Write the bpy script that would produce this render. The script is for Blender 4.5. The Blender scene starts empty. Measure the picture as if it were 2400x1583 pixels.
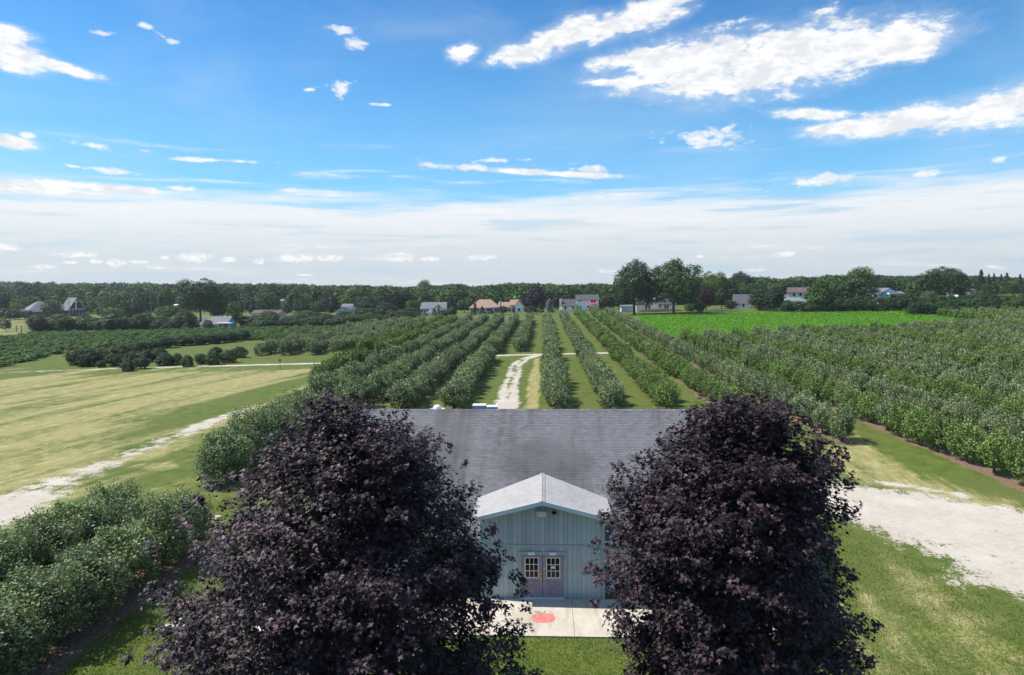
import bpy, math, random
import numpy as np
from math import sin, cos, pi, radians
from mathutils import Vector, Matrix

rng = np.random.default_rng(7)
random.seed(7)
scene = bpy.context.scene
COL = scene.collection

# ------------------------------------------------------------------ camera
CAMZ = 14.0
YAW, PITCH, ROLL = radians(2.65), radians(4.27), radians(0.47)
_f = Vector((-sin(YAW) * cos(PITCH), cos(YAW) * cos(PITCH), -sin(PITCH)))
_r0 = Vector((cos(YAW), sin(YAW), 0))
_u0 = _r0.cross(_f)
_r = _r0 * cos(ROLL) - _u0 * sin(ROLL)
_u = _u0 * cos(ROLL) + _r0 * sin(ROLL)
cd = bpy.data.cameras.new("camera")
cam = bpy.data.objects.new("camera", cd)
COL.objects.link(cam)
cam.matrix_world = Matrix(((_r.x, _u.x, -_f.x, 0), (_r.y, _u.y, -_f.y, 0), (_r.z, _u.z, -_f.z, CAMZ), (0, 0, 0, 1)))
cd.sensor_width = 36
cd.lens = 24.0
cd.clip_start = 0.1
cd.clip_end = 12000
scene.camera = cam
scene.view_settings.view_transform = 'Standard'
scene.view_settings.look = 'None'
scene.view_settings.exposure = 0.34
scene.view_settings.gamma = 1.0
scene.view_settings.use_curve_mapping = False
scene.cycles.max_bounces = 6
scene.cycles.diffuse_bounces = 3
scene.cycles.volume_bounces = 0
scene.cycles.transparent_max_bounces = 8

SUN_EL, SUN_AZ = radians(54), radians(-80)      # azimuth measured from +Y towards +X
sl = bpy.data.lights.new("sun", 'SUN')
sl.energy = 5.0
sl.angle = radians(0.6)
sl.color = (1.0, 0.95, 0.86)
sun = bpy.data.objects.new("sun", sl)
COL.objects.link(sun)
_sd = Vector((cos(SUN_EL) * sin(SUN_AZ), cos(SUN_EL) * cos(SUN_AZ), sin(SUN_EL)))
sun.rotation_euler = (-_sd).to_track_quat('-Z', 'Y').to_euler()
sun.location = (-60, 0, 80)

# measuring helpers: a pixel of the 2400 x 1583 photograph gives a direction from the drone
def ray(px, py):
    return _f + _r * ((px - 1200) / 1600.0) - _u * ((py - 791.5) / 1600.0)
def pt(px, py, D):
    v = ray(px, py)
    return Vector((0, 0, CAMZ)) + v * (D / v.y)
def gp(px, py, z=0.0):
    v = ray(px, py)
    return Vector((0, 0, CAMZ)) + v * ((z - CAMZ) / v.z)

# ------------------------------------------------------------------ node helpers
class NT:
    def __init__(s, tree):
        s.t = tree
    def n(s, typ, ins=None, **kw):
        nd = s.t.nodes.new(typ)
        for k, v in kw.items():
            setattr(nd, k, v)
        if ins:
            for k, v in ins.items():
                sk = nd.inputs[k]
                if isinstance(v, bpy.types.NodeSocket):
                    s.t.links.new(v, sk)
                else:
                    if isinstance(v, (tuple, list)) and len(v) == 3 and sk.type == 'RGBA':
                        v = (*v, 1)
                    sk.default_value = v
        return nd
    def m(s, op, a, b=0.0, c=None, clamp=False):
        ins = {0: a, 1: b}
        if c is not None:
            ins[2] = c
        return s.n('ShaderNodeMath', ins, operation=op, use_clamp=clamp).outputs[0]
    def mix(s, f, a, b, mode='MIX'):
        nd = s.n('ShaderNodeMix', None, data_type='RGBA', blend_type=mode)
        for i, v in ((0, f), (6, a), (7, b)):
            if isinstance(v, bpy.types.NodeSocket):
                s.t.links.new(v, nd.inputs[i])
            else:
                nd.inputs[i].default_value = (*v, 1) if isinstance(v, (tuple, list)) and len(v) == 3 else v
        return nd.outputs[2]
    def noise(s, vec, scale, detail=3, rough=0.55, dist=0.0):
        return s.n('ShaderNodeTexNoise', {'Vector': vec, 'Scale': scale, 'Detail': detail, 'Roughness': rough, 'Distortion': dist}).outputs[0]
    def mapr(s, v, a, b, c=0.0, d=1.0, smooth=True):
        return s.n('ShaderNodeMapRange', {0: v, 1: a, 2: b, 3: c, 4: d}, interpolation_type='SMOOTHSTEP' if smooth else 'LINEAR').outputs[0]
    def mapping(s, vec, loc=(0, 0, 0), rot=(0, 0, 0), sc=(1, 1, 1), typ='POINT'):
        return s.n('ShaderNodeMapping', {'Vector': vec, 'Location': loc, 'Rotation': rot, 'Scale': sc}, vector_type=typ).outputs[0]
    def attr(s, name):
        return s.n('ShaderNodeAttribute', None, attribute_name=name).outputs['Fac']

# ------------------------------------------------------------------ world
world = bpy.data.worlds.new("World")
scene.world = world
world.use_nodes = True
wt = world.node_tree
wt.nodes.clear()
W = NT(wt)
SKY = 0.125
sky = W.n('ShaderNodeTexSky', None, sky_type='NISHITA')
sky.sun_disc = False
sky.sun_elevation = SUN_EL
sky.sun_rotation = SUN_AZ
sky.air_density = 1.0
sky.dust_density = 0.4
sky.ozone_density = 2.5
skyc = W.n('ShaderNodeHueSaturation', {'Hue': 0.5, 'Saturation': 1.28, 'Value': 1.0, 'Color': sky.outputs[0]}).outputs[0]
skyc = W.mix(1.0, skyc, (0.54, 0.86, 0.98), 'MULTIPLY')
co = W.n('ShaderNodeTexCoord').outputs['Generated']
dn = W.n('ShaderNodeVectorMath', {0: co}, operation='NORMALIZE').outputs[0]
sp = W.n('ShaderNodeSeparateXYZ', {0: dn})
az = W.m('ARCTAN2', sp.outputs[0], sp.outputs[1])
el = W.m('ARCSINE', sp.outputs[2])
ae = W.n('ShaderNodeCombineXYZ', {0: az, 1: el, 2: 0.0}).outputs[0]
aes = W.n('ShaderNodeVectorMath', {0: ae, 1: (1.0, 2.2, 1.0)}, operation='MULTIPLY').outputs[0]
n_mid = W.noise(aes, 22, 9, 0.62, 0.25)
n_fine = W.noise(aes, 70, 6, 0.6)
def azel(px, py):
    v = ray(px, py).normalized()
    return math.atan2(v.x, v.y), math.asin(v.z)
def cloud_field(items):
    out = None
    for it in items:
        cx, cy, rx, ry = it[:4]
        tilt = it[4] if len(it) > 4 else 0.0
        a0, e0 = azel(cx, cy)
        a1, _ = azel(cx + rx, cy)
        _, e1 = azel(cx, cy - ry)
        src = ae if out is None else W.n('ShaderNodeCombineXYZ', {0: az, 1: el, 2: out}).outputs[0]
        v = W.mapping(src, (a0, e0, 0), (0, 0, radians(tilt)), (abs(a1 - a0), abs(e1 - e0), 1e6), 'TEXTURE')
        l = W.n('ShaderNodeVectorMath', {0: v}, operation='LENGTH').outputs['Value']
        out = l if out is None else W.m('SMOOTH_MIN', out, l, 0.25)
    return out
big = cloud_field([(1620, 150, 190, 62, 4), (1830, 140, 260, 78, 3), (2020, 112, 190, 52, 6), (2120, 110, 130, 36, 4),
    (1480, 138, 95, 22, 8), (1460, 194, 90, 11, -3), (1720, 196, 260, 28, 0), (1530, 28, 90, 42, 12), (1440, 60, 80, 30, 15), (1330, 82, 90, 34, 16),
    (1240, 122, 95, 26, 8), (1085, 124, 36, 20, 8), (2110, 285, 190, 32, 4), (2320, 255, 180, 42, 6),
    (1900, 268, 90, 14, -8), (1990, 300, 130, 20, 0), (2420, 235, 120, 45, 10),
    (25, 125, 90, 36, -12), (120, 150, 110, 13, -10), (15, 72, 70, 16, -6), (30, 334, 60, 15, -4), (65, 318, 20, 7),
    (60, 438, 160, 15, 0), (220, 438, 190, 10, -2), (1280, 406, 190, 7, -4)])
small = cloud_field([(1672, 322, 90, 24, -3), (1010, 388, 55, 9, -5), (1130, 394, 60, 7), (1380, 396, 44, 8), (1150, 376, 55, 5),
    (215, 341, 58, 8, -6), (340, 353, 30, 8), (275, 401, 60, 6, -3), (175, 391, 24, 4, -5), (420, 443, 34, 6),
    (672, 445, 38, 5), (235, 77, 36, 7, 3), (347, 63, 20, 6, -5), (373, 80, 18, 5, -25), (402, 96, 16, 6, -8),
    (800, 212, 24, 18, 20), (727, 210, 18, 6), (828, 103, 24, 13), (795, 68, 24, 9), (885, 245, 32, 3), (500, 376, 130, 4, 1),
    (2165, 410, 50, 8, 8), (1890, 425, 75, 13, 3), (2345, 374, 18, 8), (1535, 40, 22, 6), (1930, 27, 16, 6), (1715, 52, 26, 7)])
low = cloud_field([(455, 604, 46, 14), (535, 609, 20, 9), (692, 606, 52, 12), (775, 606, 40, 9), (932, 603, 46, 13), (1005, 608, 28, 6),
    (1128, 604, 38, 8), (175, 597, 60, 8), (272, 617, 26, 11), (100, 626, 34, 6), (325, 614, 24, 5), (20, 580, 32, 10),
    (605, 614, 16, 7), (227, 613, 18, 6), (165, 616, 22, 5), (385, 605, 14, 6), (1840, 596, 36, 8), (1640, 602, 14, 4), (1420, 636, 26, 4),
    (360, 628, 20, 4), (715, 645, 20, 3), (2330, 626, 34, 5, -10), (1770, 633, 30, 4)])
nn = W.m('ADD', W.m('MULTIPLY', W.m('SUBTRACT', n_mid, 0.5), 2.3), W.m('MULTIPLY', W.m('SUBTRACT', n_fine, 0.5), 0.9))
dbig = W.m('MAXIMUM', W.mapr(W.m('ADD', big, nn), 1.25, 0.58), W.m('MULTIPLY', W.mapr(W.m('ADD', big, W.m('MULTIPLY', nn, .55)), 1.6, 0.7), .30))
dsm = W.m('MULTIPLY', W.mapr(W.m('ADD', small, W.m('MULTIPLY', nn, 2.6)), 1.25, 0.1), 0.85)
# the same scattered fair-weather clouds go on outside the view
ga = W.mapr(W.m('ABSOLUTE', W.m('ADD', az, 0.046)), 0.75, 0.95)
gb = W.mapr(el, 0.50, 0.62)
gen = W.m('MULTIPLY', W.m('MAXIMUM', ga, gb), W.mapr(W.noise(W.mapping(dn, (3, 1, 2), (0, 0, 0), (1, 1, 2.5)), 3.2, 8, 0.6), 0.53, 0.66))
# thin veil
veil = W.m('MULTIPLY', W.mapr(W.noise(W.mapping(dn, (1, 0, 0), (0, 0, 0.3), (1, 1, 3.0)), 2.6, 5, 0.6, 0.6), 0.42, 0.8), 0.22)
# white stratus layer towards the horizon
strk = W.noise(W.mapping(ae, (0, 0, 0), (0, 0, 0.01), (2.0, 26, 1)), 2.4, 6, 0.6, 0.3)
elr = W.m('SUBTRACT', el, W.m('MULTIPLY', W.m('SUBTRACT', strk, 0.5), 0.085))
band = W.m('MULTIPLY', W.mapr(elr, 0.148, 0.098), 0.90)
pre = W.m('MULTIPLY', W.mapr(el, 0.42, 0.10), 0.38)
wisp = W.m('MULTIPLY', W.mapr(strk, 0.54, 0.75), W.mapr(el, 0.22, 0.14))
d1 = W.m('MAXIMUM', W.m('MAXIMUM', dbig, dsm), W.m('MAXIMUM', gen, W.m('MULTIPLY', wisp, 0.8)))
CW = 6.35
cshade = W.mapr(W.m('ADD', W.m('MULTIPLY', W.noise(aes, 14, 8, 0.65, .4), 0.6), W.m('MULTIPLY', W.noise(aes, 55, 6, 0.65), 0.4)), 0.40, 0.58)
ccol = W.mix(cshade, (CW * 0.80, CW * 0.835, CW * 0.885), (CW * 1.06, CW * 1.06, CW * 1.06))
skyc = W.mix(pre, skyc, (2.3, 5.0, 7.5))
skyc = W.mix(veil, skyc, (CW * 0.8, CW * 0.85, CW * 0.9))
bandc0 = W.mix(W.mapr(el, 0.02, 0.115), (CW * 0.70, CW * 0.73, CW * 0.765), (CW * 0.95, CW * 0.95, CW * 0.95))
holes = W.m('MULTIPLY', W.mapr(strk, 0.50, 0.34), 0.6)
bandc = W.mix(holes, bandc0, (CW * 0.55, CW * 0.69, CW * 0.80))
skyc = W.mix(band, skyc, bandc)
skyc = W.mix(d1, skyc, ccol)
nl = W.noise(W.mapping(ae, (0, 0, 0), (0, 0, 0), (1, 1.3, 1)), 90, 6, 0.6)
nl2 = W.noise(W.mapping(ae, (0, 0.006, 0), (0, 0, 0), (1, 1.3, 1)), 90, 6, 0.6)
dlow = W.m('MULTIPLY', W.mapr(W.m('ADD', low, W.m('MULTIPLY', W.m('SUBTRACT', nl, 0.5), 2.2)), 1.1, 0.6), 0.9)
lcol = W.mix(W.mapr(W.m('SUBTRACT', nl2, nl), -0.12, 0.12), (CW * 1.03, CW * 1.03, CW * 1.02), (CW * 0.80, CW * 0.83, CW * 0.87))
skyc = W.mix(dlow, skyc, lcol)
bg = W.n('ShaderNodeBackground', {'Color': skyc, 'Strength': SKY})
wo = W.n('ShaderNodeOutputWorld', {'Surface': bg.outputs[0]})

# ------------------------------------------------------------------ terrain
TK = np.array([-0.9, -0.5, -0.2, 0.0, 0.2, 0.4, 0.7])
YK = np.array([100., 130., 200., 300., 450., 900., 1500., 5000.])
ZK = np.array([[0, 0, 0, 0, 0, 0, 0],
               [-.5, -.3, 0, .2, .3, .3, .4],
               [-1.5, -1.0, 0, .8, 1.4, 1.8, 2.6],
               [-2.5, -1.6, .6, 2.0, 3.4, 4.6, 7.8],
               [-2.2, -1.8, 0, 2.0, 3.5, 7.0, 10.],
               [6., 2., -2, -2, -1, 5, 9.],
               [9., 4., 0, 0, 6, 13, 14.],
               [9., 4., 0, 0, 6, 13, 14.]])
def terr(X, Y):
    X = np.asarray(X, float); Y = np.asarray(Y, float)
    Yc = np.clip(Y, 100, 5000)
    t = np.clip(X / np.maximum(Yc, 1), TK[0], TK[-1])
    i = np.clip(np.searchsorted(TK, t) - 1, 0, len(TK) - 2)
    j = np.clip(np.searchsorted(YK, Yc) - 1, 0, len(YK) - 2)
    a = (t - TK[i]) / (TK[i + 1] - TK[i]); b = (Yc - YK[j]) / (YK[j + 1] - YK[j])
    a = a * a * (3 - 2 * a) * .5 + a * .5; b = b * b * (3 - 2 * b) * .3 + b * .7
    z = ZK[j, i] * (1 - a) * (1 - b) + ZK[j, i + 1] * a * (1 - b) + ZK[j + 1, i] * (1 - a) * b + ZK[j + 1, i + 1] * a * b
    return z
def tz(x, y):
    return float(terr(x, y))
def gt(px, py):
    """where the line of sight through a photograph pixel meets the terrain"""
    v = ray(px, py)
    lo = None
    for D in np.arange(15, 1500, 0.5):
        p = Vector((0, 0, CAMZ)) + v * (D / v.y)
        if p.z <= tz(p.x, p.y):
            return p
    return p

# ------------------------------------------------------------------ mesh helpers
def mesh_np(name, verts, faces, mat=None, fattr=None, pattr=None, smooth=False):
    """verts (N,3), faces (M,k) -> mesh"""
    verts = np.asarray(verts, np.float32); faces = np.asarray(faces, np.int32)
    me = bpy.data.meshes.new(name)
    M, k = faces.shape
    me.vertices.add(len(verts)); me.vertices.foreach_set("co", verts.ravel())
    me.loops.add(M * k); me.loops.foreach_set("vertex_index", faces.ravel())
    me.polygons.add(M)
    me.polygons.foreach_set("loop_start", np.arange(0, M * k, k, dtype=np.int32))
    me.polygons.foreach_set("loop_total", np.full(M, k, np.int32))
    me.polygons.foreach_set("use_smooth", np.full(M, bool(smooth)))
    me.update(calc_edges=True)
    for dom, dct in (('FACE', fattr), ('POINT', pattr)):
        for an, arr in (dct or {}).items():
            at = me.attributes.new(an, 'FLOAT', dom)
            at.data.foreach_set("value", np.asarray(arr, np.float32))
    if mat:
        me.materials.append(mat)
    return me
def link(name, me, parent=None, loc=None, rot=None, scale=None):
    o = bpy.data.objects.new(name, me)
    COL.objects.link(o)
    if parent:
        o.parent = parent
    if loc is not None:
        o.location = loc
    if rot is not None:
        o.rotation_euler = rot
    if scale is not None:
        o.scale = scale
    return o
def tag(o, label=None, cat=None, group=None, kind=None):
    if label: o['label'] = label
    if cat: o['category'] = cat
    if group: o['group'] = group
    if kind: o['kind'] = kind
    return o
def empty(name, loc, rz=0.0):
    o = bpy.data.objects.new(name, None)
    o.empty_display_size = 0.5
    COL.objects.link(o)
    o.location = loc; o.rotation_euler = (0, 0, rz)
    return o
class MB:
    def __init__(s):
        s.v = []; s.f = []; s.a = []
    def poly(s, pts, val=0.5):
        b = len(s.v); s.v += [tuple(p) for p in pts]; s.f.append(tuple(range(b, b + len(pts)))); s.a.append(val)
    def box(s, x0, x1, y0, y1, z0, z1, val=0.5):
        b = len(s.v)
        s.v += [(x0, y0, z0), (x1, y0, z0), (x1, y1, z0), (x0, y1, z0), (x0, y0, z1), (x1, y0, z1), (x1, y1, z1), (x0, y1, z1)]
        s.f += [tuple(b + i for i in q) for q in ((0, 3, 2, 1), (4, 5, 6, 7), (0, 1, 5, 4), (1, 2, 6, 5), (2, 3, 7, 6), (3, 0, 4, 7))]
        s.a += [val] * 6
        return s
    def prism(s, poly, y0, y1, val=0.5):
        """poly in x,z extruded along y"""
        n = len(poly); b = len(s.v)
        s.v += [(x, y0, z) for x, z in poly] + [(x, y1, z) for x, z in poly]
        s.f.append(tuple(b + i for i in range(n))); s.f.append(tuple(b + n + i for i in reversed(range(n))))
        for i in range(n):
            j = (i + 1) % n
            s.f.append((b + j, b + i, b + n + i, b + n + j))
        s.a += [val] * (n + 2)
        return s
    def hexa(s, p, val=0.5):
        b = len(s.v); s.v += [tuple(q) for q in p]
        s.f += [tuple(b + i for i in q) for q in ((0, 3, 2, 1), (4, 5, 6, 7), (0, 1, 5, 4), (1, 2, 6, 5), (2, 3, 7, 6), (3, 0, 4, 7))]
        s.a += [val] * 6
        return s
    def bar(s, p, q, w, h=None, up=(0, 0, 1), val=0.5):
        p = Vector(p); q = Vector(q); h = h or w
        d = (q - p).normalized(); sd = d.cross(Vector(up))
        if sd.length < 1e-4: sd = d.cross(Vector((0, 1, 0)))
        sd.normalize(); uu = sd.cross(d)
        a = sd * w / 2; c = uu * h / 2
        return s.hexa([p - a - c, p + a - c, q + a - c, q - a - c, p - a + c, p + a + c, q + a + c, q - a + c], val)
    def tube(s, p, q, r0, r1, n=8, val=0.5, cap=True):
        p = Vector(p); q = Vector(q); d = (q - p).normalized()
        a = d.cross(Vector((0, 0, 1)))
        if a.length < 1e-3: a = Vector((1, 0, 0))
        a.normalize(); c = d.cross(a); b = len(s.v)
        for P, r in ((p, r0), (q, r1)):
            for i in range(n):
                t = 2 * pi * i / n
                s.v.append(tuple(P + a * (cos(t) * r) + c * (sin(t) * r)))
        for i in range(n):
            j = (i + 1) % n
            s.f.append((b + i, b + j, b + n + j, b + n + i)); s.a.append(val)
        if cap:
            s.f.append(tuple(b + n + i for i in range(n))); s.a.append(val)
            s.f.append(tuple(b + i for i in reversed(range(n)))); s.a.append(val)
        return s
    def mesh(s, name, mat):
        me = bpy.data.meshes.new(name); me.from_pydata(s.v, [], s.f); me.update()
        at = me.attributes.new("v", 'FLOAT', 'FACE'); at.data.foreach_set("value", np.array(s.a, np.float32))
        me.materials.append(mat)
        return me
    def build(s, name, mat, parent=None, **kw):
        return link(name, s.mesh(name, mat), parent, **kw)

# ------------------------------------------------------------------ materials
def new_mat(name):
    m = bpy.data.materials.new(name); m.use_nodes = True; m.node_tree.nodes.clear()
    return m, NT(m.node_tree)
def finish(N, col, rough=0.8, bump=None, bstr=0.3, bdist=0.02, metal=0.0, spec=0.4, emis=None):
    ins = {'Base Color': col, 'Roughness': rough, 'Metallic': metal, 'Specular IOR Level': spec}
    b = N.n('ShaderNodeBsdfPrincipled', ins)
    if bump is not None:
        bn = N.n('ShaderNodeBump', {'Height': bump, 'Strength': bstr, 'Distance': bdist})
        N.t.links.new(bn.outputs[0], b.inputs['Normal'])
    N.n('ShaderNodeOutputMaterial', {'Surface': b.outputs[0]})
    return b
def plain(name, col, rough=0.7, var=0.12, scale=3.0, bstr=0.15, metal=0.0, spec=0.4):
    m, N = new_mat(name)
    p = N.n('ShaderNodeNewGeometry').outputs['Position']
    n = N.noise(p, scale, 5, 0.6); n2 = N.noise(p, scale * 14, 3, 0.6)
    c = N.mix(N.mapr(n, 0.3, 0.7), tuple(x * (1 - var) for x in col), tuple(min(1, x * (1 + var)) for x in col))
    finish(N, c, rough, n2, bstr, 0.01, metal, spec)
    return m
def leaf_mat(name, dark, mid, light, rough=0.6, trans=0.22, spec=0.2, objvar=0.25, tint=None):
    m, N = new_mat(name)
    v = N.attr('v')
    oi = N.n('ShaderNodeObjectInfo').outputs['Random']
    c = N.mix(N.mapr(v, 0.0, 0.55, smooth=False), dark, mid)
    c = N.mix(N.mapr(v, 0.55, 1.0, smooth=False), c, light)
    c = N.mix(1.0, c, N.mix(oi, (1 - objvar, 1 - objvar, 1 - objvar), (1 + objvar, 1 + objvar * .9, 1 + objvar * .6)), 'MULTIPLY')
    b = N.n('ShaderNodeBsdfPrincipled', {'Base Color': c, 'Roughness': rough, 'Specular IOR Level': spec})
    t = N.n('ShaderNodeBsdfTranslucent', {'Color': N.mix(1.0, c, tint or (1.2, 1.5, 0.5), 'MULTIPLY')})
    mx = N.n('ShaderNodeMixShader', {0: trans, 1: b.outputs[0], 2: t.outputs[0]})
    N.n('ShaderNodeOutputMaterial', {'Surface': mx.outputs[0]})
    return m
M = {}
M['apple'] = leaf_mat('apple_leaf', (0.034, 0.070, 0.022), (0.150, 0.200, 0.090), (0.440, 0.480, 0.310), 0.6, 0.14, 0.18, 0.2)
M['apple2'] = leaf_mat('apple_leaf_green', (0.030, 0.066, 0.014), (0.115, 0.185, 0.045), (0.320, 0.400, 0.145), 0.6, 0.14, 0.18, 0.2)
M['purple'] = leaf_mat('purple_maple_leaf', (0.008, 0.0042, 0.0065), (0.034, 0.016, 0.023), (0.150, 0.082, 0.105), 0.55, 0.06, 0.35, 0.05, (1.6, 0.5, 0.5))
M['purplefar'] = leaf_mat('purple_beech_leaf', (0.008, 0.006, 0.010), (0.020, 0.013, 0.022), (0.036, 0.022, 0.032), 0.5, 0.05, 0.3, 0.1, (1.4, 0.5, 0.5))
M['dark'] = leaf_mat('dark_leaf', (0.012, 0.028, 0.010), (0.028, 0.062, 0.020), (0.072, 0.130, 0.038), 0.5, 0.15)
M['mid'] = leaf_mat('mid_leaf', (0.018, 0.044, 0.010), (0.045, 0.098, 0.020), (0.105, 0.180, 0.042), 0.5, 0.2)
M['bright'] = leaf_mat('bright_leaf', (0.028, 0.062, 0.010), (0.070, 0.140, 0.020), (0.140, 0.235, 0.036), 0.5, 0.25)
M['olive'] = leaf_mat('olive_leaf', (0.026, 0.040, 0.014), (0.058, 0.082, 0.028), (0.105, 0.135, 0.050), 0.5, 0.2)
M['silver'] = leaf_mat('silver_leaf', (0.040, 0.065, 0.035), (0.110, 0.150, 0.085), (0.220, 0.280, 0.180), 0.5, 0.2)
M['spruce'] = leaf_mat('spruce_needle', (0.010, 0.026, 0.018), (0.022, 0.048, 0.034), (0.045, 0.085, 0.060), 0.55, 0.08)
M['russet'] = leaf_mat('russet_leaf', (0.020, 0.012, 0.012), (0.048, 0.026, 0.024), (0.080, 0.050, 0.036), 0.5, 0.1)
M['wood'] = leaf_mat('woodland_leaf', (0.012, 0.030, 0.011), (0.038, 0.080, 0.020), (0.115, 0.180, 0.038), 0.6, 0.15, 0.15, 0.75)
M['grassblade'] = leaf_mat('grass_blade', (0.060, 0.110, 0.012), (0.120, 0.185, 0.022), (0.235, 0.270, 0.045), 0.7, 0.35, 0.1, 0.0)
M['cropleaf'] = leaf_mat('crop_leaf', (0.075, 0.18, 0.012), (0.125, 0.28, 0.018), (0.17, 0.35, 0.030), 0.6, 0.25, 0.2, 0.0)
M['berry'] = leaf_mat('berry_leaf', (0.026, 0.062, 0.016), (0.075, 0.145, 0.034), (0.145, 0.230, 0.060), 0.6, 0.2, 0.15, 0.3)
M['bark'] = plain('bark', (0.075, 0.060, 0.048), 0.9, 0.4, 8, 0.6)

# ground: the attributes say where gravel, dry turf, bare soil and the crop lie
def ground_mat():
    m, N = new_mat('turf_and_gravel')
    p = N.n('ShaderNodeNewGeometry').outputs['Position']
    g, d, s_, c_ = N.attr('gravel'), N.attr('dry'), N.attr('soil'), N.attr('crop')
    nA = N.noise(p, 0.10, 4, 0.6); nB = N.noise(p, 0.8, 5, 0.65); nC = N.noise(p, 7.0, 4, 0.7); nD = N.noise(p, 30, 3, 0.7)
    st = N.noise(N.mapping(p, (0, 0, 0), (0, 0, radians(STREAK)), (46, 7.0, 1), 'TEXTURE'), 1.0, 7, 0.64, 1.2)
    st2 = N.noise(N.mapping(p, (9, 3, 0), (0, 0, radians(STREAK)), (3.0, .45, 1), 'TEXTURE'), 1.0, 4, 0.65)
    lush = N.mix(N.mapr(nB, 0.3, 0.7), (0.062, 0.098, 0.016), (0.118, 0.155, 0.028))
    lush = N.mix(N.mapr(nA, 0.35, 0.65), lush, (0.105, 0.128, 0.032))
    straw = N.mix(N.mapr(nB, 0.3, 0.7), (0.290, 0.255, 0.105), (0.410, 0.345, 0.170))
    straw = N.mix(N.mapr(st2, 0.35, 0.65), straw, (0.230, 0.225, 0.080))
    df = N.m('ADD', d, N.m('MULTIPLY', N.m('SUBTRACT', st, 0.5), 2.9))
    df = N.m('ADD', df, N.m('MULTIPLY', N.m('SUBTRACT', nB, 0.5), 0.7))
    df = N.m('ADD', df, N.m('MULTIPLY', N.m('SUBTRACT', nC, 0.5), 0.45))
    df = N.m('MULTIPLY', N.mapr(df, 0.25, 0.85), N.mapr(d, 0.0, 0.25))
    col = N.mix(df, lush, straw)
    fine = N.mapr(nC, 0.3, 0.7, 0.72, 1.25)
    fine2 = N.mapr(nD, 0.3, 0.7, 0.75, 1.25)
    soil = N.mix(N.mapr(nC, 0.3, 0.7), (0.13, 0.085, 0.055), (0.24, 0.165, 0.11))
    sf = N.m('ADD', s_, N.m('MULTIPLY', N.m('SUBTRACT', nB, 0.5), 1.3))
    col = N.mix(N.mapr(sf, 0.42, 0.62), col, soil)
    crop = N.mix(N.mapr(nC, 0.3, 0.7), (0.065, 0.155, 0.012), (0.12, 0.26, 0.022))
    col = N.mix(N.mapr(c_, 0.3, 0.7), col, crop)
    nE = N.noise(p, 2.6, 6, 0.75)
    grav = N.mix(N.mapr(nE, 0.3, 0.7), (0.40, 0.35, 0.29), (0.50, 0.445, 0.375))
    grav = N.mix(N.mapr(N.noise(p, .22, 5, .65), .42, .66, 0, .65), grav, (0.56, 0.51, 0.44))
    grav = N.mix(N.mapr(nC, 0.55, 0.75, 0, .6), grav, (0.20, 0.19, 0.14))
    grav = N.mix(N.mapr(nD, 0.55, 0.8), grav, (0.60, 0.55, 0.49))
    grav = N.mix(N.mapr(nD, 0.36, 0.25), grav, (0.18, 0.16, 0.13))
    gf = N.m('ADD', g, N.m('MULTIPLY', N.m('SUBTRACT', nB, 0.5), 1.1))
    gf = N.m('ADD', gf, N.m('MULTIPLY', N.m('SUBTRACT', N.noise(p, .3, 4, .6), 0.5), 0.8))
    gf = N.m('ADD', gf, N.m('MULTIPLY', N.m('SUBTRACT', nC, 0.5), 1.1))
    gf = N.m('ADD', gf, N.m('MULTIPLY', N.m('SUBTRACT', st2, 0.5), 0.6))
    gm = N.m('MULTIPLY', N.mapr(gf, 0.44, 0.60), N.mapr(g, 0.02, 0.1))
    fm = N.mix(1.0, col, N.n('ShaderNodeCombineColor', {0: fine, 1: fine, 2: fine}).outputs[0], 'MULTIPLY')
    fm = N.mix(1.0, fm, N.n('ShaderNodeCombineColor', {0: fine2, 1: fine2, 2: fine2}).outputs[0], 'MULTIPLY')
    col = N.mix(gm, fm, grav)
    hb = N.m('ADD', N.m('MULTIPLY', nC, 1.0), N.m('MULTIPLY', nD, 0.5))
    finish(N, col, 0.95, hb, 0.4, 0.035, 0, 0.15)
    return m
_a = gt(0, 1050); _b = gt(600, 905)
STREAK = math.degrees(math.atan2(_b.y - _a.y, _b.x - _a.x))
M['ground'] = ground_mat()

# ------------------------------------------------------------------ orchard layout (world metres)
ROWS = []   # (x, y0, y1, gap(s), variety, description)
ordn = ['first', 'second', 'third', 'fourth', 'fifth', 'sixth', 'seventh', 'eighth', 'ninth', 'tenth', 'eleventh', 'twelfth', 'thirteenth',
        'fourteenth', 'fifteenth', 'sixteenth', 'seventeenth', 'eighteenth', 'nineteenth', 'twentieth', 'twenty-first', 'twenty-second',
        'twenty-third', 'twenty-fourth', 'twenty-fifth', 'twenty-sixth', 'twenty-seventh', 'twenty-eighth', 'twenty-ninth', 'thirtieth'] + \
       ['%d-th' % i for i in range(31, 120)]
TRK = (133.5, 141.0)
ROWS.append((-4.9, 144, 256, 0, 'the row in line with the track'))
for k in range(5):
    ROWS.append((1.4 + 6.3 * k, 76 if k < 3 else (64 if k == 3 else 61), (264, 274, 280, 285, 288)[k], 1 if k in (2, 3) else 0,
                 '%s row right of the track' % ordn[k]))
for k in range(5, 27):
    x = 1.4 + 6.3 * k
    y0 = {5: 47, 6: 50}.get(k, max(52, x / 0.74))
    ROWS.append((x, y0, (164 + (x - 32) * 0.27) if x < 124 else 226, (0, 0, 1, 0, 1, 1, 0, 1)[k % 8], '%s row right of the track' % ordn[k]))
st_ = [76, 75, 72, 80, 98]
for k in range(10):
    x = -10.4 - 5.6 * k
    y0 = st_[k] if k < 5 else 143
    ROWS.append((x, y0, 254 + (k % 3) * 2 - k, 1 if k in (4, 5) else 0, '%s row left of the track' % ordn[k]))
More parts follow.
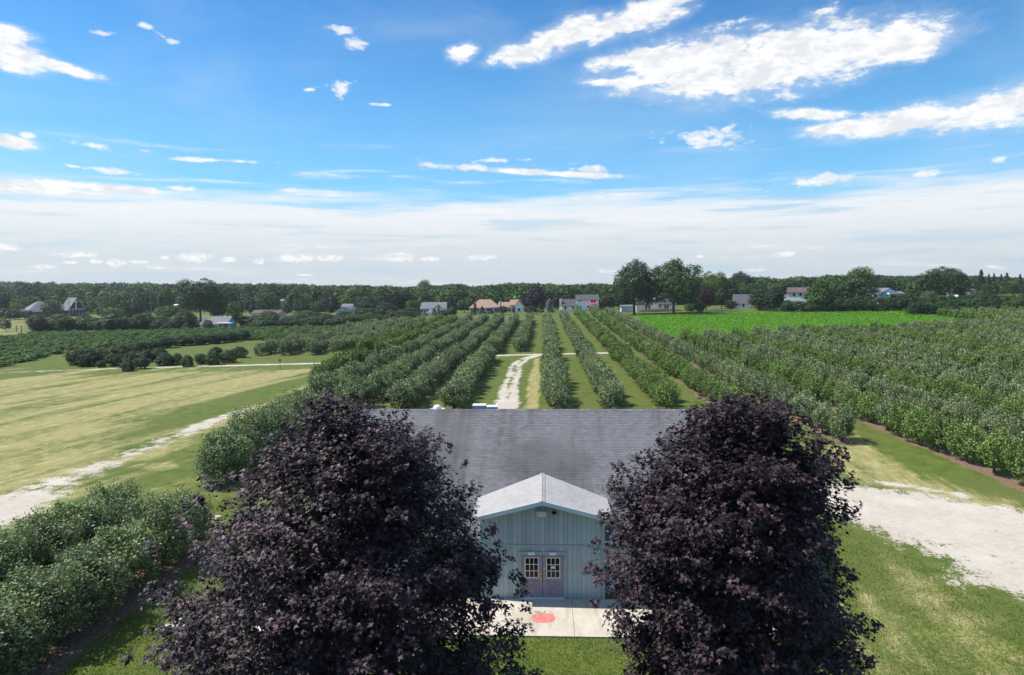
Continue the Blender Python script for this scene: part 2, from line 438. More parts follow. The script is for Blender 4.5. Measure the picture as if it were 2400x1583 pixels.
HEDGE = [(-19.6, 14, 36.3, 'row beside the left purple maple'), (-24.0, 17, 37.0, 'outer row in the lower left corner'),
         (-23.0, 47.6, 67, 'short row left of the barn roof')]
trees = []  # x, y, scale, variety, label, rowkey
for (x, y0, y1, var, desc) in ROWS:
    y = y0 + 0.6; i = 0
    while y < y1:
        if not (TRK[0] - 0.8 < y + (x + 5) * -0.28 * (1 if x < -5 else 0) + (0.0) < TRK[1]) or x > 18:
            lat = (x + 0.046 * y) / max(y, 1)
            vis = -0.80 < (x * cos(YAW) + y * sin(YAW)) / (y * cos(YAW) - x * sin(YAW)) < 0.80
            if vis:
                v = var
                if random.random() < 0.03: v = 1 - v
                trees.append([x + random.uniform(-.3, .3), y, random.uniform(0.86, 1.16) if x < 25 else random.uniform(.93, 1.07), v, desc, i])
        i += 1
        y += 3.1 + random.uniform(-.35, .35)
HT = []
for (x, y0, y1, desc) in HEDGE:
    y = y0; i = 0
    while y < y1:
        HT.append([x + random.uniform(-.2, .2), y, random.uniform(.96, 1.14) + (.24 if x == -23.0 else 0), 0, desc, i]); i += 1
        y += 2.7 + random.uniform(-.3, .3)

# ------------------------------------------------------------------ ground sheet
def axis(fine0, fine1, step, lo, hi, g=1.12):
    a = list(np.arange(fine0, fine1 + 1e-6, step))
    s = step; v = fine1
    while v < hi: s *= g; v += s; a.append(min(v, hi))
    s = step; v = fine0
    while v > lo: s *= g; v -= s; a.insert(0, max(v, lo))
    return np.array(sorted(set(a)))
gx = axis(-70, 75, 0.5, -4500, 4500, 1.06)
gy = axis(14, 175, 0.5, -300, 6000, 1.05)
GX, GY = np.meshgrid(gx, gy)
GZ = terr(GX, GY)
def poly_dist(pts):
    d = np.full(GX.shape, 1e9); tt = np.zeros(GX.shape)
    for i in range(len(pts) - 1):
        ax, ay = pts[i][:2]; bx, by = pts[i + 1][:2]
        dx, dy = bx - ax, by - ay; L = dx * dx + dy * dy
        t = np.clip(((GX - ax) * dx + (GY - ay) * dy) / L, 0, 1)
        q = np.hypot(GX - ax - t * dx, GY - ay - t * dy)
        tt = np.where(q < d, i + t, tt); d = np.minimum(d, q)
    return d, tt
def inside(poly):
    c = np.zeros(GX.shape, bool); n = len(poly)
    for i in range(n):
        x1, y1 = poly[i][:2]; x2, y2 = poly[(i + 1) % n][:2]
        with np.errstate(divide='ignore', invalid='ignore'):
            xi = (x2 - x1) * (GY - y1) / (y2 - y1 if y2 != y1 else 1e-9) + x1
        c ^= ((y1 > GY) != (y2 > GY)) & (GX < xi)
    return c
def soft_poly(poly, w):
    d, _ = poly_dist(list(poly) + [poly[0]])
    return np.clip(0.5 + np.where(inside(poly), d, -d) / w, 0, 1)
P2 = lambda L: [gt(*q)[:2] for q in L]
grav_l = P2([(-300, 1290), (0, 1195), (110, 1140), (250, 1090), (400, 1030), (500, 988), (600, 950)])
dl, tl = poly_dist(grav_l)
wl = np.interp(tl, [0, 1, 2, 3, 4, 5, 6], [5.0, 4.2, 2.7, 2.2, 2.0, 1.7, 0.9])
sl_ = np.interp(tl, [0, 1, 2, 3, 4, 5, 6], [1.0, .82, .62, .55, .55, .62, .48])
m_left = np.clip(1 - (dl / wl) ** 2 * .75, 0, 1) * sl_
lot = P2([(1700, 1090), (1900, 1117), (2050, 1142), (2200, 1166), (2420, 1200), (2800, 1260), (2800, 1520), (2400, 1402), (2260, 1350), (2150, 1295), (2060, 1262), (1940, 1212), (1880, 1185), (1700, 1150)])
m_lot = soft_poly(lot, 4.2) * 0.86
lot2 = P2([(2180, 1370), (2290, 1385), (2420, 1430), (2420, 1405), (2300, 1350), (2200, 1340)])
m_lot = np.maximum(m_lot, soft_poly(lot2, 1.5) * .62)
rut = P2([(2060, 1134), (2160, 1147), (2240, 1158), (2270, 1170)])
m_lot = np.maximum(m_lot, np.clip(1 - poly_dist(rut)[0] / 1.0, 0, 1) * .8)
ctr = [(-4.6, 70), (-4.4, 84), (-4.9, 95), (-4.7, 108), (-4.9, 120), (-3.6, 130), (-1.0, 137)]
dc, tc = poly_dist(ctr)
m_ctr = np.clip(1.05 - (dc / np.interp(tc, [0, 1, 2, 6], [2.7, 2.0, 1.7, 1.5])) ** 2, 0, 1)
m_ctr = m_ctr * (1 - 0.52 * np.exp(-(dc / 0.45) ** 2) * np.interp(tc, [0, 0.7, 1.2, 5, 6], [0, .3, 1, 1, .2]))
m_ctr *= np.interp(tc, [0, 6], [.95, .85])
crs = [tuple(gt(0, 874)[:2]), tuple(gt(170, 868)[:2]), tuple(gt(350, 862)[:2]), tuple(gt(600, 856)[:2]), tuple(gt(840, 850)[:2]), (-20, 134), (-5, 137.3), (4, 138.5), (16, 139.5)]
dx_, tx_ = poly_dist(crs)
m_crs = np.clip(1 - (dx_ / 1.35) ** 2 * .6, 0, 1) * np.interp(tx_, [0, 1, 2, 3, 8], [.50, .56, .62, .9, .9])
grav = np.maximum.reduce([m_left, m_lot, m_ctr, m_crs])
def band_(a, lo, hi, w):
    return np.clip((a - lo) / w + .5, 0, 1) * np.clip((hi - a) / w + .5, 0, 1)
edge_line = P2([(-200, 1260), (200, 1130), (430, 1100), (690, 1000), (760, 930), (860, 868)])
fieldL = [tuple(gt(-400, 885)[:2]), tuple(gt(0, 884)[:2]), tuple(gt(400, 872)[:2]), tuple(gt(845, 860)[:2]), tuple(gt(800, 905)[:2]), tuple(gt(720, 935)[:2]), tuple(gt(640, 985)[:2]),
          tuple(gt(430, 1075)[:2]), tuple(gt(250, 1105)[:2]), tuple(gt(0, 1170)[:2]), tuple(gt(-500, 1300)[:2])]
dry = soft_poly(fieldL, 6) * 0.68
dry = np.maximum(dry, 0.34 * band_(GX, -110, -13, 5) * band_(GY, 34, 122, 6))
dry *= 1 - 0.6 * np.exp(-((poly_dist(P2([(300, 1050), (450, 985), (600, 930), (740, 880), (830, 868)]))[0] - 0.5) / 2.0) ** 2)
dry = np.maximum(dry, soft_poly(P2([(300, 1085), (420, 1080), (430, 1105), (300, 1105)]), 2) * .75)
strip = np.exp(-((GX + 1.35) / 0.75) ** 2) * band_(GY, 66, 130, 4)
dry = np.maximum(dry, strip * 1.1)
rg = P2([(1900, 1040), (2000, 1030), (2130, 1100), (2260, 1150), (2420, 1180), (2420, 1230), (2200, 1180), (2000, 1140), (1900, 1110)])
dry = np.maximum(dry, soft_poly(rg, 4) * .85)
rl = P2([(1900, 1190), (2060, 1262), (2260, 1370), (2420, 1440), (2420, 1640), (1950, 1640)])
dry = np.maximum(dry, soft_poly(rl, 5) * .50)
dry = np.maximum(dry, 0.10 * band_(GX, 5, 170, 6) * band_(GY, 60, 160, 10))
dry = np.maximum(dry, 0.55 * soft_poly(P2([(-100, 790), (-100, 752), (70, 752), (70, 785)]), 8))
dry = np.maximum(dry, 0.35 * band_(GX / np.maximum(GY, 1), -0.9, -0.25, .1) * band_(GY, 300, 430, 40))
dry = np.clip(dry, 0, 1)
soil = np.zeros(GX.shape)
for (x, y0, y1, var, desc) in ROWS:
    soil = np.maximum(soil, np.clip(1.25 - np.abs(GX - x) / (1.15 if x > 10 else .7), 0, 1) * band_(GY, y0 - 1.5, y1, 2.5))
for (x, y0, y1, desc) in HEDGE:
    soil = np.maximum(soil, np.clip((1.7 if x != -23.0 else .9) - np.abs(GX - x) / 1.6, 0, 1) * band_(GY, y0 - 1.5, y1 + 0, 2))
soil = np.clip(soil, 0, .85)
dry *= 1 - .6 * (soil > .5)
cropP = [(33, 172), (75, 185), (123, 196), (133, 206), (146, 262), (90, 268), (36, 268), (31, 220)]
crop = soft_poly(cropP, 3)
nyv, nxv = GX.shape
gverts = np.stack([GX.ravel(), GY.ravel(), GZ.ravel()], 1)
ii, jj = np.meshgrid(np.arange(nyv - 1), np.arange(nxv - 1), indexing='ij')
q0 = (ii * nxv + jj).ravel()
gfaces = np.stack([q0, q0 + 1, q0 + nxv + 1, q0 + nxv], 1)
def fm(a):
    return a.ravel()[gfaces].mean(1)
cls = np.zeros(len(gfaces), int)
cls[fm(crop) > .5] = 4
cls[(fm(m_left) > .42)] = 1
cls[(fm(m_lot) > .42)] = 2
cls[(fm(m_ctr) > .42) | (fm(m_crs) > .42)] = 3
for k, nm in ((0, 'ground'), (1, 'gravel_path'), (2, 'gravel_yard'), (3, 'farm_road'), (4, 'crop_field')):
    F = gfaces[cls == k]
    u_, inv = np.unique(F, return_inverse=True)
    me = mesh_np(nm, gverts[u_], inv.reshape(F.shape), M['ground'],
                 pattr={'gravel': grav.ravel()[u_], 'dry': dry.ravel()[u_], 'soil': soil.ravel()[u_], 'crop': crop.ravel()[u_]}, smooth=True)
    tag(link(nm, me), kind='structure')

# ------------------------------------------------------------------ foliage generators
def orient(nrm, up_hint=None, rngl=rng):
    """for each normal, an orthonormal frame with random spin; returns a,b (N,3)"""
    n = nrm / np.linalg.norm(nrm, axis=1, keepdims=True)
    r = rngl.normal(size=n.shape)
    a = np.cross(n, r); a /= np.linalg.norm(a, axis=1, keepdims=True)
    b = np.cross(n, a)
    return n, a, b
def leaves(cent, nrm, size, shape='quad', tipdir=None, curl=0.0):
    """one leaf per centre; returns verts, faces"""
    n, a, b = orient(nrm)
    if tipdir is not None:
        b = tipdir - n * (tipdir * n).sum(1, keepdims=True)
        b /= (np.linalg.norm(b, axis=1, keepdims=True) + 1e-9); a = np.cross(b, n)
    size = np.broadcast_to(np.asarray(size, float), (len(cent),))[:, None]
    if shape == 'quad':
        L = [(0, -.6), (.36, 0.0), (0, .6), (-.36, 0.0)]
    elif shape == 'clump':
        L = [(-.1, -.55), (.5, -.2), (.22, .5), (-.45, .3)]
    elif shape == 'tri':
        L = [(-.12, 0), (.12, 0), (0, 1)]
    elif shape == 'maple':
        L = [(0, -.5), (.55, -.12), (.17, .02), (0, .62), (-.17, .02), (-.55, -.12)]
    V = np.stack([cent + a * size * x + b * size * y + n * size * (curl * (x * x + y * y)) for x, y in L], 1)
    k = len(L)
    F = np.arange(len(cent) * k).reshape(-1, k)
    return V.reshape(-1, 3), F
def lumpy(dirs, seed, amp=0.25, freq=2.5):
    r = np.random.default_rng(seed); s = np.zeros(len(dirs))
    for i in range(7):
        w = r.normal(size=3) * freq; ph = r.uniform(0, 6.28)
        s += np.cos(dirs @ w + ph)
    return 1 + amp * s / 3.0
def sph(n, zmin=-1.0, r=rng):
    z = r.uniform(zmin, 1, n); t = r.uniform(0, 2 * pi, n); q = np.sqrt(1 - z * z)
    return np.stack([q * np.cos(t), q * np.sin(t), z], 1)
def crown_proto(name, seed, nclump, nleaf, leaf, prof='round', amp=0.25, clump_r=0.13, open_=0.0, shape='clump', zbot=0.12):
    """unit tree: crown fills z zbot..1, radius .5"""
    r = np.random.default_rng(seed)
    d = sph(nclump, -0.9 if prof != 'broad' else -.55, r)
    if open_ > 0:
        g = lumpy(d, seed + 5, 1.0, 4.0)
        d = d[g > (1 - 1 + open_)]
    R = lumpy(d, seed, amp)
    u = r.uniform(0, 1, len(d)) ** 0.45
    c = d * (R * (0.45 + 0.55 * u))[:, None]
    zc = (1 + zbot) / 2; hz = (1 - zbot) / 2
    P = np.stack([c[:, 0] * .45, c[:, 1] * .45, zc + c[:, 2] * hz * .93], 1)
    if prof == 'broad':
        lo = np.percentile(P[:, 2], 3); P[:, 2] = zbot + (P[:, 2] - lo) / (P[:, 2].max() - lo) * (1 - zbot)
        P[:, 2] = np.maximum(P[:, 2], zbot * .5)
    if prof == 'cone':
        h = r.uniform(0, 1, len(d)) ** 1.25
        th = r.uniform(0, 2 * pi, len(d)); tier = 0.86 + 0.22 * np.abs(np.sin(h * 26 + th * 0.3))
        rr = 0.48 * (1 - h) ** 0.85 * tier * (0.5 + 0.5 * u) + .015
        P = np.stack([rr * np.cos(th), rr * np.sin(th), zbot * .6 + (1 - zbot * .6) * h], 1)
        d = np.stack([np.cos(th), np.sin(th), 0.3 * np.ones(len(th))], 1)
    off = sph(len(P) * nleaf, -0.5, r).reshape(len(P), nleaf, 3)
    cr = clump_r * r.uniform(.6, 1.25, (len(P), 1, 1)) * (np.array([1, 1, .75]) if prof != 'cone' else np.array([.8, .8, .35]))
    C = (P[:, None, :] + off * cr).reshape(-1, 3)
    N_ = (off + 0.5 * d[:, None, :] + np.array([0, 0, .35]) + r.normal(size=off.shape) * .35).reshape(-1, 3)
    V, F = leaves(C, N_, leaf * r.uniform(.6, 1.3, len(C)), shape)
    depth = np.repeat(r.uniform(0.25, .75, len(P)), nleaf)
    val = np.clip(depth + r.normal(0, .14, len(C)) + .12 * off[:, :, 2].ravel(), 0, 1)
    return V, F, val
def trunk_mb(H, r0, seed, nb=6, spread=0.3, start=0.25, top=0.8):
    r = random.Random(seed); m = MB()
    pts = [Vector((0, 0, -0.05 * H))]
    for i in range(1, 5):
        t = i / 4
        pts.append(Vector((r.uniform(-.02, .02) * H * t, r.uniform(-.02, .02) * H * t, top * H * t)))
    for i in range(4):
        m.tube(pts[i], pts[i + 1], r0 * (1 - i * .2), r0 * (1 - (i + 1) * .2), 8, cap=False)
    for k in range(nb):
        t = start + (top * .85 - start) * k / max(1, nb - 1); a = k * 2.4 + r.uniform(-.4, .4)
        z = t * H; p = Vector((0, 0, z))
        q = p + Vector((cos(a) * spread * H * .55, sin(a) * spread * H * .55, H * .14))
        e = q + Vector((cos(a + .3) * spread * H * .45, sin(a + .3) * spread * H * .45, H * .08))
        m.tube(p, q, r0 * .45, r0 * .26, 6, cap=False); m.tube(q, e, r0 * .26, r0 * .08, 5, cap=False)
    return m

# ---- apple trees
def apple_crown(seed, nshoot, nl, leaf):
    """leafy bush-like orchard tree with upright shoots, 3.6 m high"""
    r = np.random.default_rng(seed)
    d = sph(nshoot, -0.9, r)
    R = lumpy(d, seed, .34, 3.4)
    u = r.uniform(0, 1, nshoot) ** .34
    c = d * (R * (.42 + .58 * u))[:, None]
    base = np.stack([c[:, 0] * 1.24, c[:, 1] * 1.40, np.maximum(.2, 1.42 + c[:, 2] * 1.32)], 1)
    dirn = d * .5 + np.array([0, 0, 1.0]) + r.normal(size=d.shape) * .28
    dirn /= np.linalg.norm(dirn, axis=1, keepdims=True)
    L = r.uniform(.18, .50, nshoot) * np.where(r.uniform(0, 1, nshoot) < .12, 1.7, 1)
    t = np.linspace(0, 1, nl)[None, :, None]
    P = base[:, None, :] + dirn[:, None, :] * L[:, None, None] * t
    P = (P + r.normal(size=P.shape) * np.array([.07, .07, .05])).reshape(-1, 3)
    nr = r.normal(size=P.shape) * .8 + np.array([0, 0, .55]) + np.repeat(d, nl, 0) * .35
    tip = np.repeat(dirn, nl, 0) * .6 + r.normal(size=P.shape) * .7
    V, F = leaves(P, nr, leaf * r.uniform(.65, 1.25, len(P)), 'quad', tip)
    tt = np.broadcast_to(np.linspace(0, 1, nl)[None, :], (nshoot, nl)).ravel()
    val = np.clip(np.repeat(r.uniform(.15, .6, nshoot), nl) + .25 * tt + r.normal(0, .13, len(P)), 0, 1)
    return V, F, val
def apple_trunk(seed):
    m = MB(); r = random.Random(seed)
    m.tube((0, 0, -.1), (0.03, 0, .75), .13, .10, 8, cap=False)
    for k in range(6):
        a = k * 1.05 + r.uniform(-.2, .2)
        p = Vector((0, 0, .55 + .12 * k)); q = p + Vector((cos(a) * .75, sin(a) * .75, .6)); e = q + Vector((cos(a) * .4, sin(a) * .4, .8))
        m.tube(p, q, .06, .035, 6, cap=False); m.tube(q, e, .035, .012, 5, cap=False)
    m.tube((0, 0, .7), (.05, .05, 2.8), .08, .02, 6, cap=False)
    return m.mesh('trunk', M['bark'])
def mk(nm, gen, mat):
    V, F, val = gen
    return mesh_np(nm, V, F, mat, {'v': val})
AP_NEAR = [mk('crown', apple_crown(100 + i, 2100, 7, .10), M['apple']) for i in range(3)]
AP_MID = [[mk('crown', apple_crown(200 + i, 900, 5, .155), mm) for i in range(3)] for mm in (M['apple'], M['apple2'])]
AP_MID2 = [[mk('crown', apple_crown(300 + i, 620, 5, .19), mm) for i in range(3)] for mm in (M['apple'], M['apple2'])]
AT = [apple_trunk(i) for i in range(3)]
def place_apple(x, y, s, crown, trunk, label, group):
    e = empty('apple_tree', (x, y, tz(x, y)), random.uniform(-.35, .35) + (pi if random.random() < .5 else 0))
    e.scale = (s * random.uniform(.94, 1.06) * (.74 if x > 25 else 1), s * random.uniform(.95, 1.1), s * random.uniform(.92, 1.08))
    tag(e, label, 'apple tree', group)
    link('crown', crown, e); link('trunk', trunk, e)
    return e
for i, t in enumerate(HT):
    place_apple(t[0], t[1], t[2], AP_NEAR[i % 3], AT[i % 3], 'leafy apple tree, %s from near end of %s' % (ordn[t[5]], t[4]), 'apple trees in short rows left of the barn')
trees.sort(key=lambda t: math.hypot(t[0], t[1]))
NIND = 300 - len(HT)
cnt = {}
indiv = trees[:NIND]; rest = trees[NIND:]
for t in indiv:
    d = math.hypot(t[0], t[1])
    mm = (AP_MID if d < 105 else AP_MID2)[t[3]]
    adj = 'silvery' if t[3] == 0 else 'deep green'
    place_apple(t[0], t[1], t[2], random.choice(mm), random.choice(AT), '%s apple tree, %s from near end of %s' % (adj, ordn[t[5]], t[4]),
                'apple trees in the long orchard rows behind the barn')
def merge_trees(items, protos, name, mat, fdim=None):
    """items: x,y,z,sx,sy,sz,rot,proto,offset ; all in one mesh"""
    VV, FF, AA = [], [], []; b = 0
    for (x, y, z, sx, sy, sz, ro, pi_, off) in items:
        V, F, val = protos[pi_]
        c, s = cos(ro), sin(ro)
        X = V[:, 0] * sx; Y = V[:, 1] * sy
        VV.append(np.stack([X * c - Y * s + x, X * s + Y * c + y, V[:, 2] * sz + z], 1))
        FF.append(F + b); b += len(V); AA.append(np.clip(val + off, 0, 1))
    me = mesh_np(name, np.concatenate(VV), np.concatenate(FF), mat, {'v': np.concatenate(AA)})
    return link(name, me)
def gn_scatter(name, items, protos, mat):
    """one object: trees of a few kinds set out on points"""
    srcs = []
    for k, (V, F, val) in enumerate(protos):
        me = mesh_np(name + '_kind', V, F, mat, {'v': val}); srcs.append(bpy.data.objects.new(name + '_kind', me))
    A = np.array([it[:8] for it in items], float)
    me = bpy.data.meshes.new(name); me.vertices.add(len(A)); me.vertices.foreach_set('co', A[:, :3].astype(np.float32).ravel())
    a = me.attributes.new('scl', 'FLOAT_VECTOR', 'POINT'); a.data.foreach_set('vector', A[:, 3:6].astype(np.float32).ravel())
    rt = np.zeros((len(A), 3), np.float32); rt[:, 2] = A[:, 6]
    a = me.attributes.new('rot', 'FLOAT_VECTOR', 'POINT'); a.data.foreach_set('vector', rt.ravel())
    a = me.attributes.new('knd', 'INT', 'POINT'); a.data.foreach_set('value', A[:, 7].astype(np.int32))
    me.materials.append(mat)
    o = link(name, me)
    ng = bpy.data.node_groups.new(name + '_scatter', 'GeometryNodeTree')
    ng.interface.new_socket('Geometry', in_out='INPUT', socket_type='NodeSocketGeometry'); ng.interface.new_socket('Geometry', in_out='OUTPUT', socket_type='NodeSocketGeometry')
    G = NT(ng); gi = G.n('NodeGroupInput'); go = G.n('NodeGroupOutput')
    sc_ = G.n('GeometryNodeInputNamedAttribute', {'Name': 'scl'}, data_type='FLOAT_VECTOR').outputs[0]
    ro_ = G.n('GeometryNodeInputNamedAttribute', {'Name': 'rot'}, data_type='FLOAT_VECTOR').outputs[0]
    kn_ = G.n('GeometryNodeInputNamedAttribute', {'Name': 'knd'}, data_type='INT').outputs[0]
    jn = G.n('GeometryNodeJoinGeometry')
    for k, so in enumerate(srcs):
        oi = G.n('GeometryNodeObjectInfo', {'Object': so, 'As Instance': False})
        cmp_ = G.n('FunctionNodeCompare', None, data_type='INT', operation='EQUAL')
        ng.links.new(kn_, cmp_.inputs[2]); cmp_.inputs[3].default_value = k
        ip = G.n('GeometryNodeInstanceOnPoints', {'Points': gi.outputs[0], 'Selection': cmp_.outputs[0], 'Instance': oi.outputs['Geometry'], 'Scale': sc_})
        e2r = G.n('FunctionNodeEulerToRotation', {0: ro_})
        ng.links.new(e2r.outputs[0], ip.inputs['Rotation'])
        ng.links.new(ip.outputs[0], jn.inputs[0])
    ng.links.new(jn.outputs[0], go.inputs[0])
    md = o.modifiers.new('scatter', 'NODES'); md.node_group = ng
    return o
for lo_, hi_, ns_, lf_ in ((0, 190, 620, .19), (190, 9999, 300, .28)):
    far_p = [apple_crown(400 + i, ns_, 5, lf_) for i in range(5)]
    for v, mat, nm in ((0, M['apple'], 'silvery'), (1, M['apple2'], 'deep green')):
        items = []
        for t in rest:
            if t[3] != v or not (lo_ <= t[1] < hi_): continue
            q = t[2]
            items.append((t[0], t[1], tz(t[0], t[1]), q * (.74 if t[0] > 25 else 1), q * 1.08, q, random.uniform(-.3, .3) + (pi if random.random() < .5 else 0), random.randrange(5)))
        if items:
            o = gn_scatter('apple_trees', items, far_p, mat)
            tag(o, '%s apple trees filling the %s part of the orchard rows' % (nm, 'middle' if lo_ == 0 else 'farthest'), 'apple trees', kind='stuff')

# ------------------------------------------------------------------ concrete apron
def concrete_mat():
    m, N = new_mat('concrete')
    p = N.n('ShaderNodeNewGeometry').outputs['Position']
    a = N.noise(p, 0.7, 5, 0.6); b = N.noise(p, 12, 4, 0.7); c = N.noise(N.mapping(p, (0, 0, 0), (0, 0, 0), (2.5, .5, 1)), 1, 4, .6)
    col = N.mix(N.mapr(a, .3, .7), (.46, .41, .34), (.58, .52, .44))
    col = N.mix(N.m('MULTIPLY', N.mapr(c, .5, .72), .5), col, (.30, .27, .22))
    f = N.mapr(b, .3, .7, .9, 1.08)
    col = N.mix(1.0, col, N.n('ShaderNodeCombineColor', {0: f, 1: f, 2: f}).outputs[0], 'MULTIPLY')
    finish(N, col, .9, b, .3, .004, 0, .2)
    return m
M['concrete'] = concrete_mat()
fl = gp(350, 1484, .06); fr_ = gp(1347, 1489, .06)
YF = 26.35; YB = 29.63
apron = empty('pavement', (0, 29, 0)); tag(apron, kind='structure')
def slab(x0, x1, slant=0.0):
    m = MB(); z0, z1 = -.2, .06
    m.hexa([(x0 + .008, YF - 29, z0), (x1 - .008, YF - 29, z0), (x1 - .008, YB - 29, z0), (x0 + .008 + slant, YB - 29, z0),
            (x0 + .008, YF - 29, z1), (x1 - .008, YF - 29, z1), (x1 - .008, YB - 29, z1), (x0 + .008 + slant, YB - 29, z1)])
    o = m.build('concrete_slab', M['concrete'], apron)
    return o
XJ = fr_.x
XL = fl.x
js = [XL, XJ - 9.8, XJ - 4.9, XJ, XJ + 4.9, XJ + 9.6]
slab(js[0], js[1], 1.9)
for i in range(1, 5): slab(js[i], js[i + 1])
# painted apple on the slab
def paint_mat(name, col):
    m, N = new_mat(name)
    p = N.n('ShaderNodeNewGeometry').outputs['Position']
    n = N.noise(p, 9, 5, .7)
    c = N.mix(N.mapr(n, .35, .75), col, tuple(x * .6 + .22 for x in col))
    finish(N, c, .85, n, .2, .004, 0, .2); return m
M['pred'] = paint_mat('faded_red_paint', (.58, .13, .11)); M['pgreen'] = paint_mat('faded_green_paint', (.20, .25, .13))
ac = gp(1273, 1449, .06)
pa = empty('apple_painting', (0, 0, 0)); pa.parent = apron
pa['label'] = 'faded red apple painted flat on the concrete'
def flat(name, pts, mat, z=.065):
    m = MB()
    n = len(pts); b0 = [(ac.x + x, ac.y - 29 + y, z) for x, y in pts]
    m.poly(b0); b1 = [(ac.x + x, ac.y - 29 + y, z - .003) for x, y in pts]
    for i in range(n):
        j = (i + 1) % n; m.poly([b0[j], b0[i], b1[i], b1[j]])
    return m.build(name, mat, pa)
body = []
for i in range(48):
    t = 2 * pi * i / 48
    rx, ry = .52, .44
    k = 1 - .16 * math.exp(-((t - pi / 2) / .33) ** 2) - .07 * math.exp(-((t - 3 * pi / 2) / .22) ** 2)
    body.append((rx * cos(t) * k * (1 + .05 * sin(t)), ry * sin(t) * k))
flat('apple_body', body, M['pred'])
flat('apple_leaf', [(-.03, .40), (-.12, .56), (-.26, .62), (-.40, .60), (-.36, .48), (-.22, .40), (-.10, .38)], M['pgreen'], .0685)
flat('apple_stem', [(-.01, .34), (.03, .34), (.06, .50), (.13, .62), (.09, .64), (.02, .52)], M['pgreen'], .0705)

# ------------------------------------------------------------------ the barn
def siding_mat():
    m, N = new_mat('blue_grey_siding')
    p = N.n('ShaderNodeNewGeometry').outputs['Position']
    a = N.noise(p, .9, 5, .6); g = N.noise(N.mapping(p, (0, 0, 0), (0, 0, 0), (26, 26, 1.6)), 1, 4, .7); v = N.attr('v')
    z = N.n('ShaderNodeSeparateXYZ', {0: p}).outputs[2]
    col = N.mix(N.mapr(a, .3, .7), (.28, .38, .43), (.35, .455, .51))
    col = N.mix(N.mapr(g, .35, .75), col, (.36, .45, .45))
    wear = N.m('MULTIPLY', N.mapr(N.m('ADD', z, N.m('MULTIPLY', a, .8)), 1.0, .2), .55)
    col = N.mix(wear, col, (.20, .235, .20))
    f = N.mapr(v, 0, 1, .88, 1.12, False)
    col = N.mix(1.0, col, N.n('ShaderNodeCombineColor', {0: f, 1: f, 2: f}).outputs[0], 'MULTIPLY')
    finish(N, col, .82, g, .35, .006, 0, .25); return m
def shingle_mat(name, c0, c1, stain):
    m, N = new_mat(name)
    p = N.n('ShaderNodeNewGeometry').outputs['Position']
    v = N.attr('v'); b = N.noise(p, 38, 3, .7)
    s1 = N.noise(N.mapping(p, (0, 0, 0), (0, 0, 0), (.9, .10, .10)), 1, 5, .65); s2 = N.noise(p, .35, 4, .6)
    col = N.mix(v, c0, c1)
    col = N.mix(N.m('MULTIPLY', N.mapr(s1, .45, .7), .75 * stain), col, (.085, .078, .078))
    if stain > .5:
        sp_ = N.n('ShaderNodeSeparateXYZ', {0: p})
        ex = N.m('POWER', N.m('DIVIDE', N.m('SUBTRACT', sp_.outputs[0], 0.1), 2.4), 2.0)
        ey = N.m('POWER', N.m('DIVIDE', N.m('SUBTRACT', sp_.outputs[1], 34.5), 1.7), 2.0)
        blob = N.m('ADD', N.m('ADD', ex, ey), N.m('MULTIPLY', N.m('SUBTRACT', s1, .5), 3.0))
        col = N.mix(N.mapr(blob, 1.5, .2, 0, .55), col, (.060, .056, .060))
    col = N.mix(N.m('MULTIPLY', N.mapr(s2, .4, .65), .3), col, c1)
    f = N.mapr(b, .3, .7, .78, 1.2)
    col = N.mix(1.0, col, N.n('ShaderNodeCombineColor', {0: f, 1: f, 2: f}).outputs[0], 'MULTIPLY')
    finish(N, col, .9, b, .4, .004, 0, .25); return m
M['siding'] = siding_mat()
M['shingle'] = shingle_mat('grey_shingle', (.120, .120, .130), (.205, .205, .218), 1.0)
M['shingle2'] = shingle_mat('pale_shingle', (.33, .315, .31), (.42, .405, .40), .12)
M['fascia'] = plain('pale_blue_trim', (.58, .70, .77), .55, .06, 2)
M['trim'] = plain('weathered_trim', (.30, .40, .42), .75, .12, 4)
M['black'] = plain('dark_recess', (.012, .013, .015), .8, .1)
M['door'] = plain('mauve_door_paint', (.27, .26, .35), .55, .06, 3, .1)
M['white'] = plain('white_paint', (.74, .75, .76), .5, .04, 2, .08)
M['brass'] = plain('brass', (.42, .33, .14), .35, .1, 10, .1, .6)
M['glass'] = plain('dark_glass', (.008, .010, .009), .12, .2, 2, 0.0, 0, .25)
M['metal'] = plain('grey_metal', (.50, .51, .52), .5, .08, 5, .1, .0)
M['gutter'] = plain('pale_gutter', (.55, .60, .58), .5, .05)
barn = empty('barn', (-.09, 38, 0))
tag(barn, 'blue-grey barn shop with grey shingle roof and gabled double-door entrance', 'barn')
BX = 11.1; BY = 38.0
YE, ZE, YR, ZR = 29.95, 2.66, 38.6, 6.99     # main eave and ridge
SL = (ZR - ZE) / (YR - YE); YREAR = 2 * YR - YE
GC = 0.0; GY_W = 29.65; GHW = 2.77          # gable wall
PZ, PHW, PY0 = 4.60, 3.09, 29.33; PS = 0.252 # porch roof ridge, half-width, front
# walls
MB().box(-BX + .3, -GHW, 30.40 - BY, 30.55 - BY, 0, 2.62).build('wall', M['siding'], barn)
MB().box(GHW, BX - .3, 30.40 - BY, 30.55 - BY, 0, 2.62).build('wall', M['siding'], barn)
MB().box(-BX + .3, BX - .3, 46.7 - BY, 46.85 - BY, 0, 2.62).build('wall', M['siding'], barn)
for sx in (-1, 1):
    m = MB(); x = sx * (BX - .3)
    m.prism([(30.55 - BY, 0), (46.7 - BY, 0), (46.7 - BY, 2.7), (YR - BY, ZR - .15), (30.55 - BY, 2.7)], -.07, .07)
    o = m.build('end_wall', M['siding'], barn, loc=(x, 0, 0), rot=(0, 0, pi / 2))
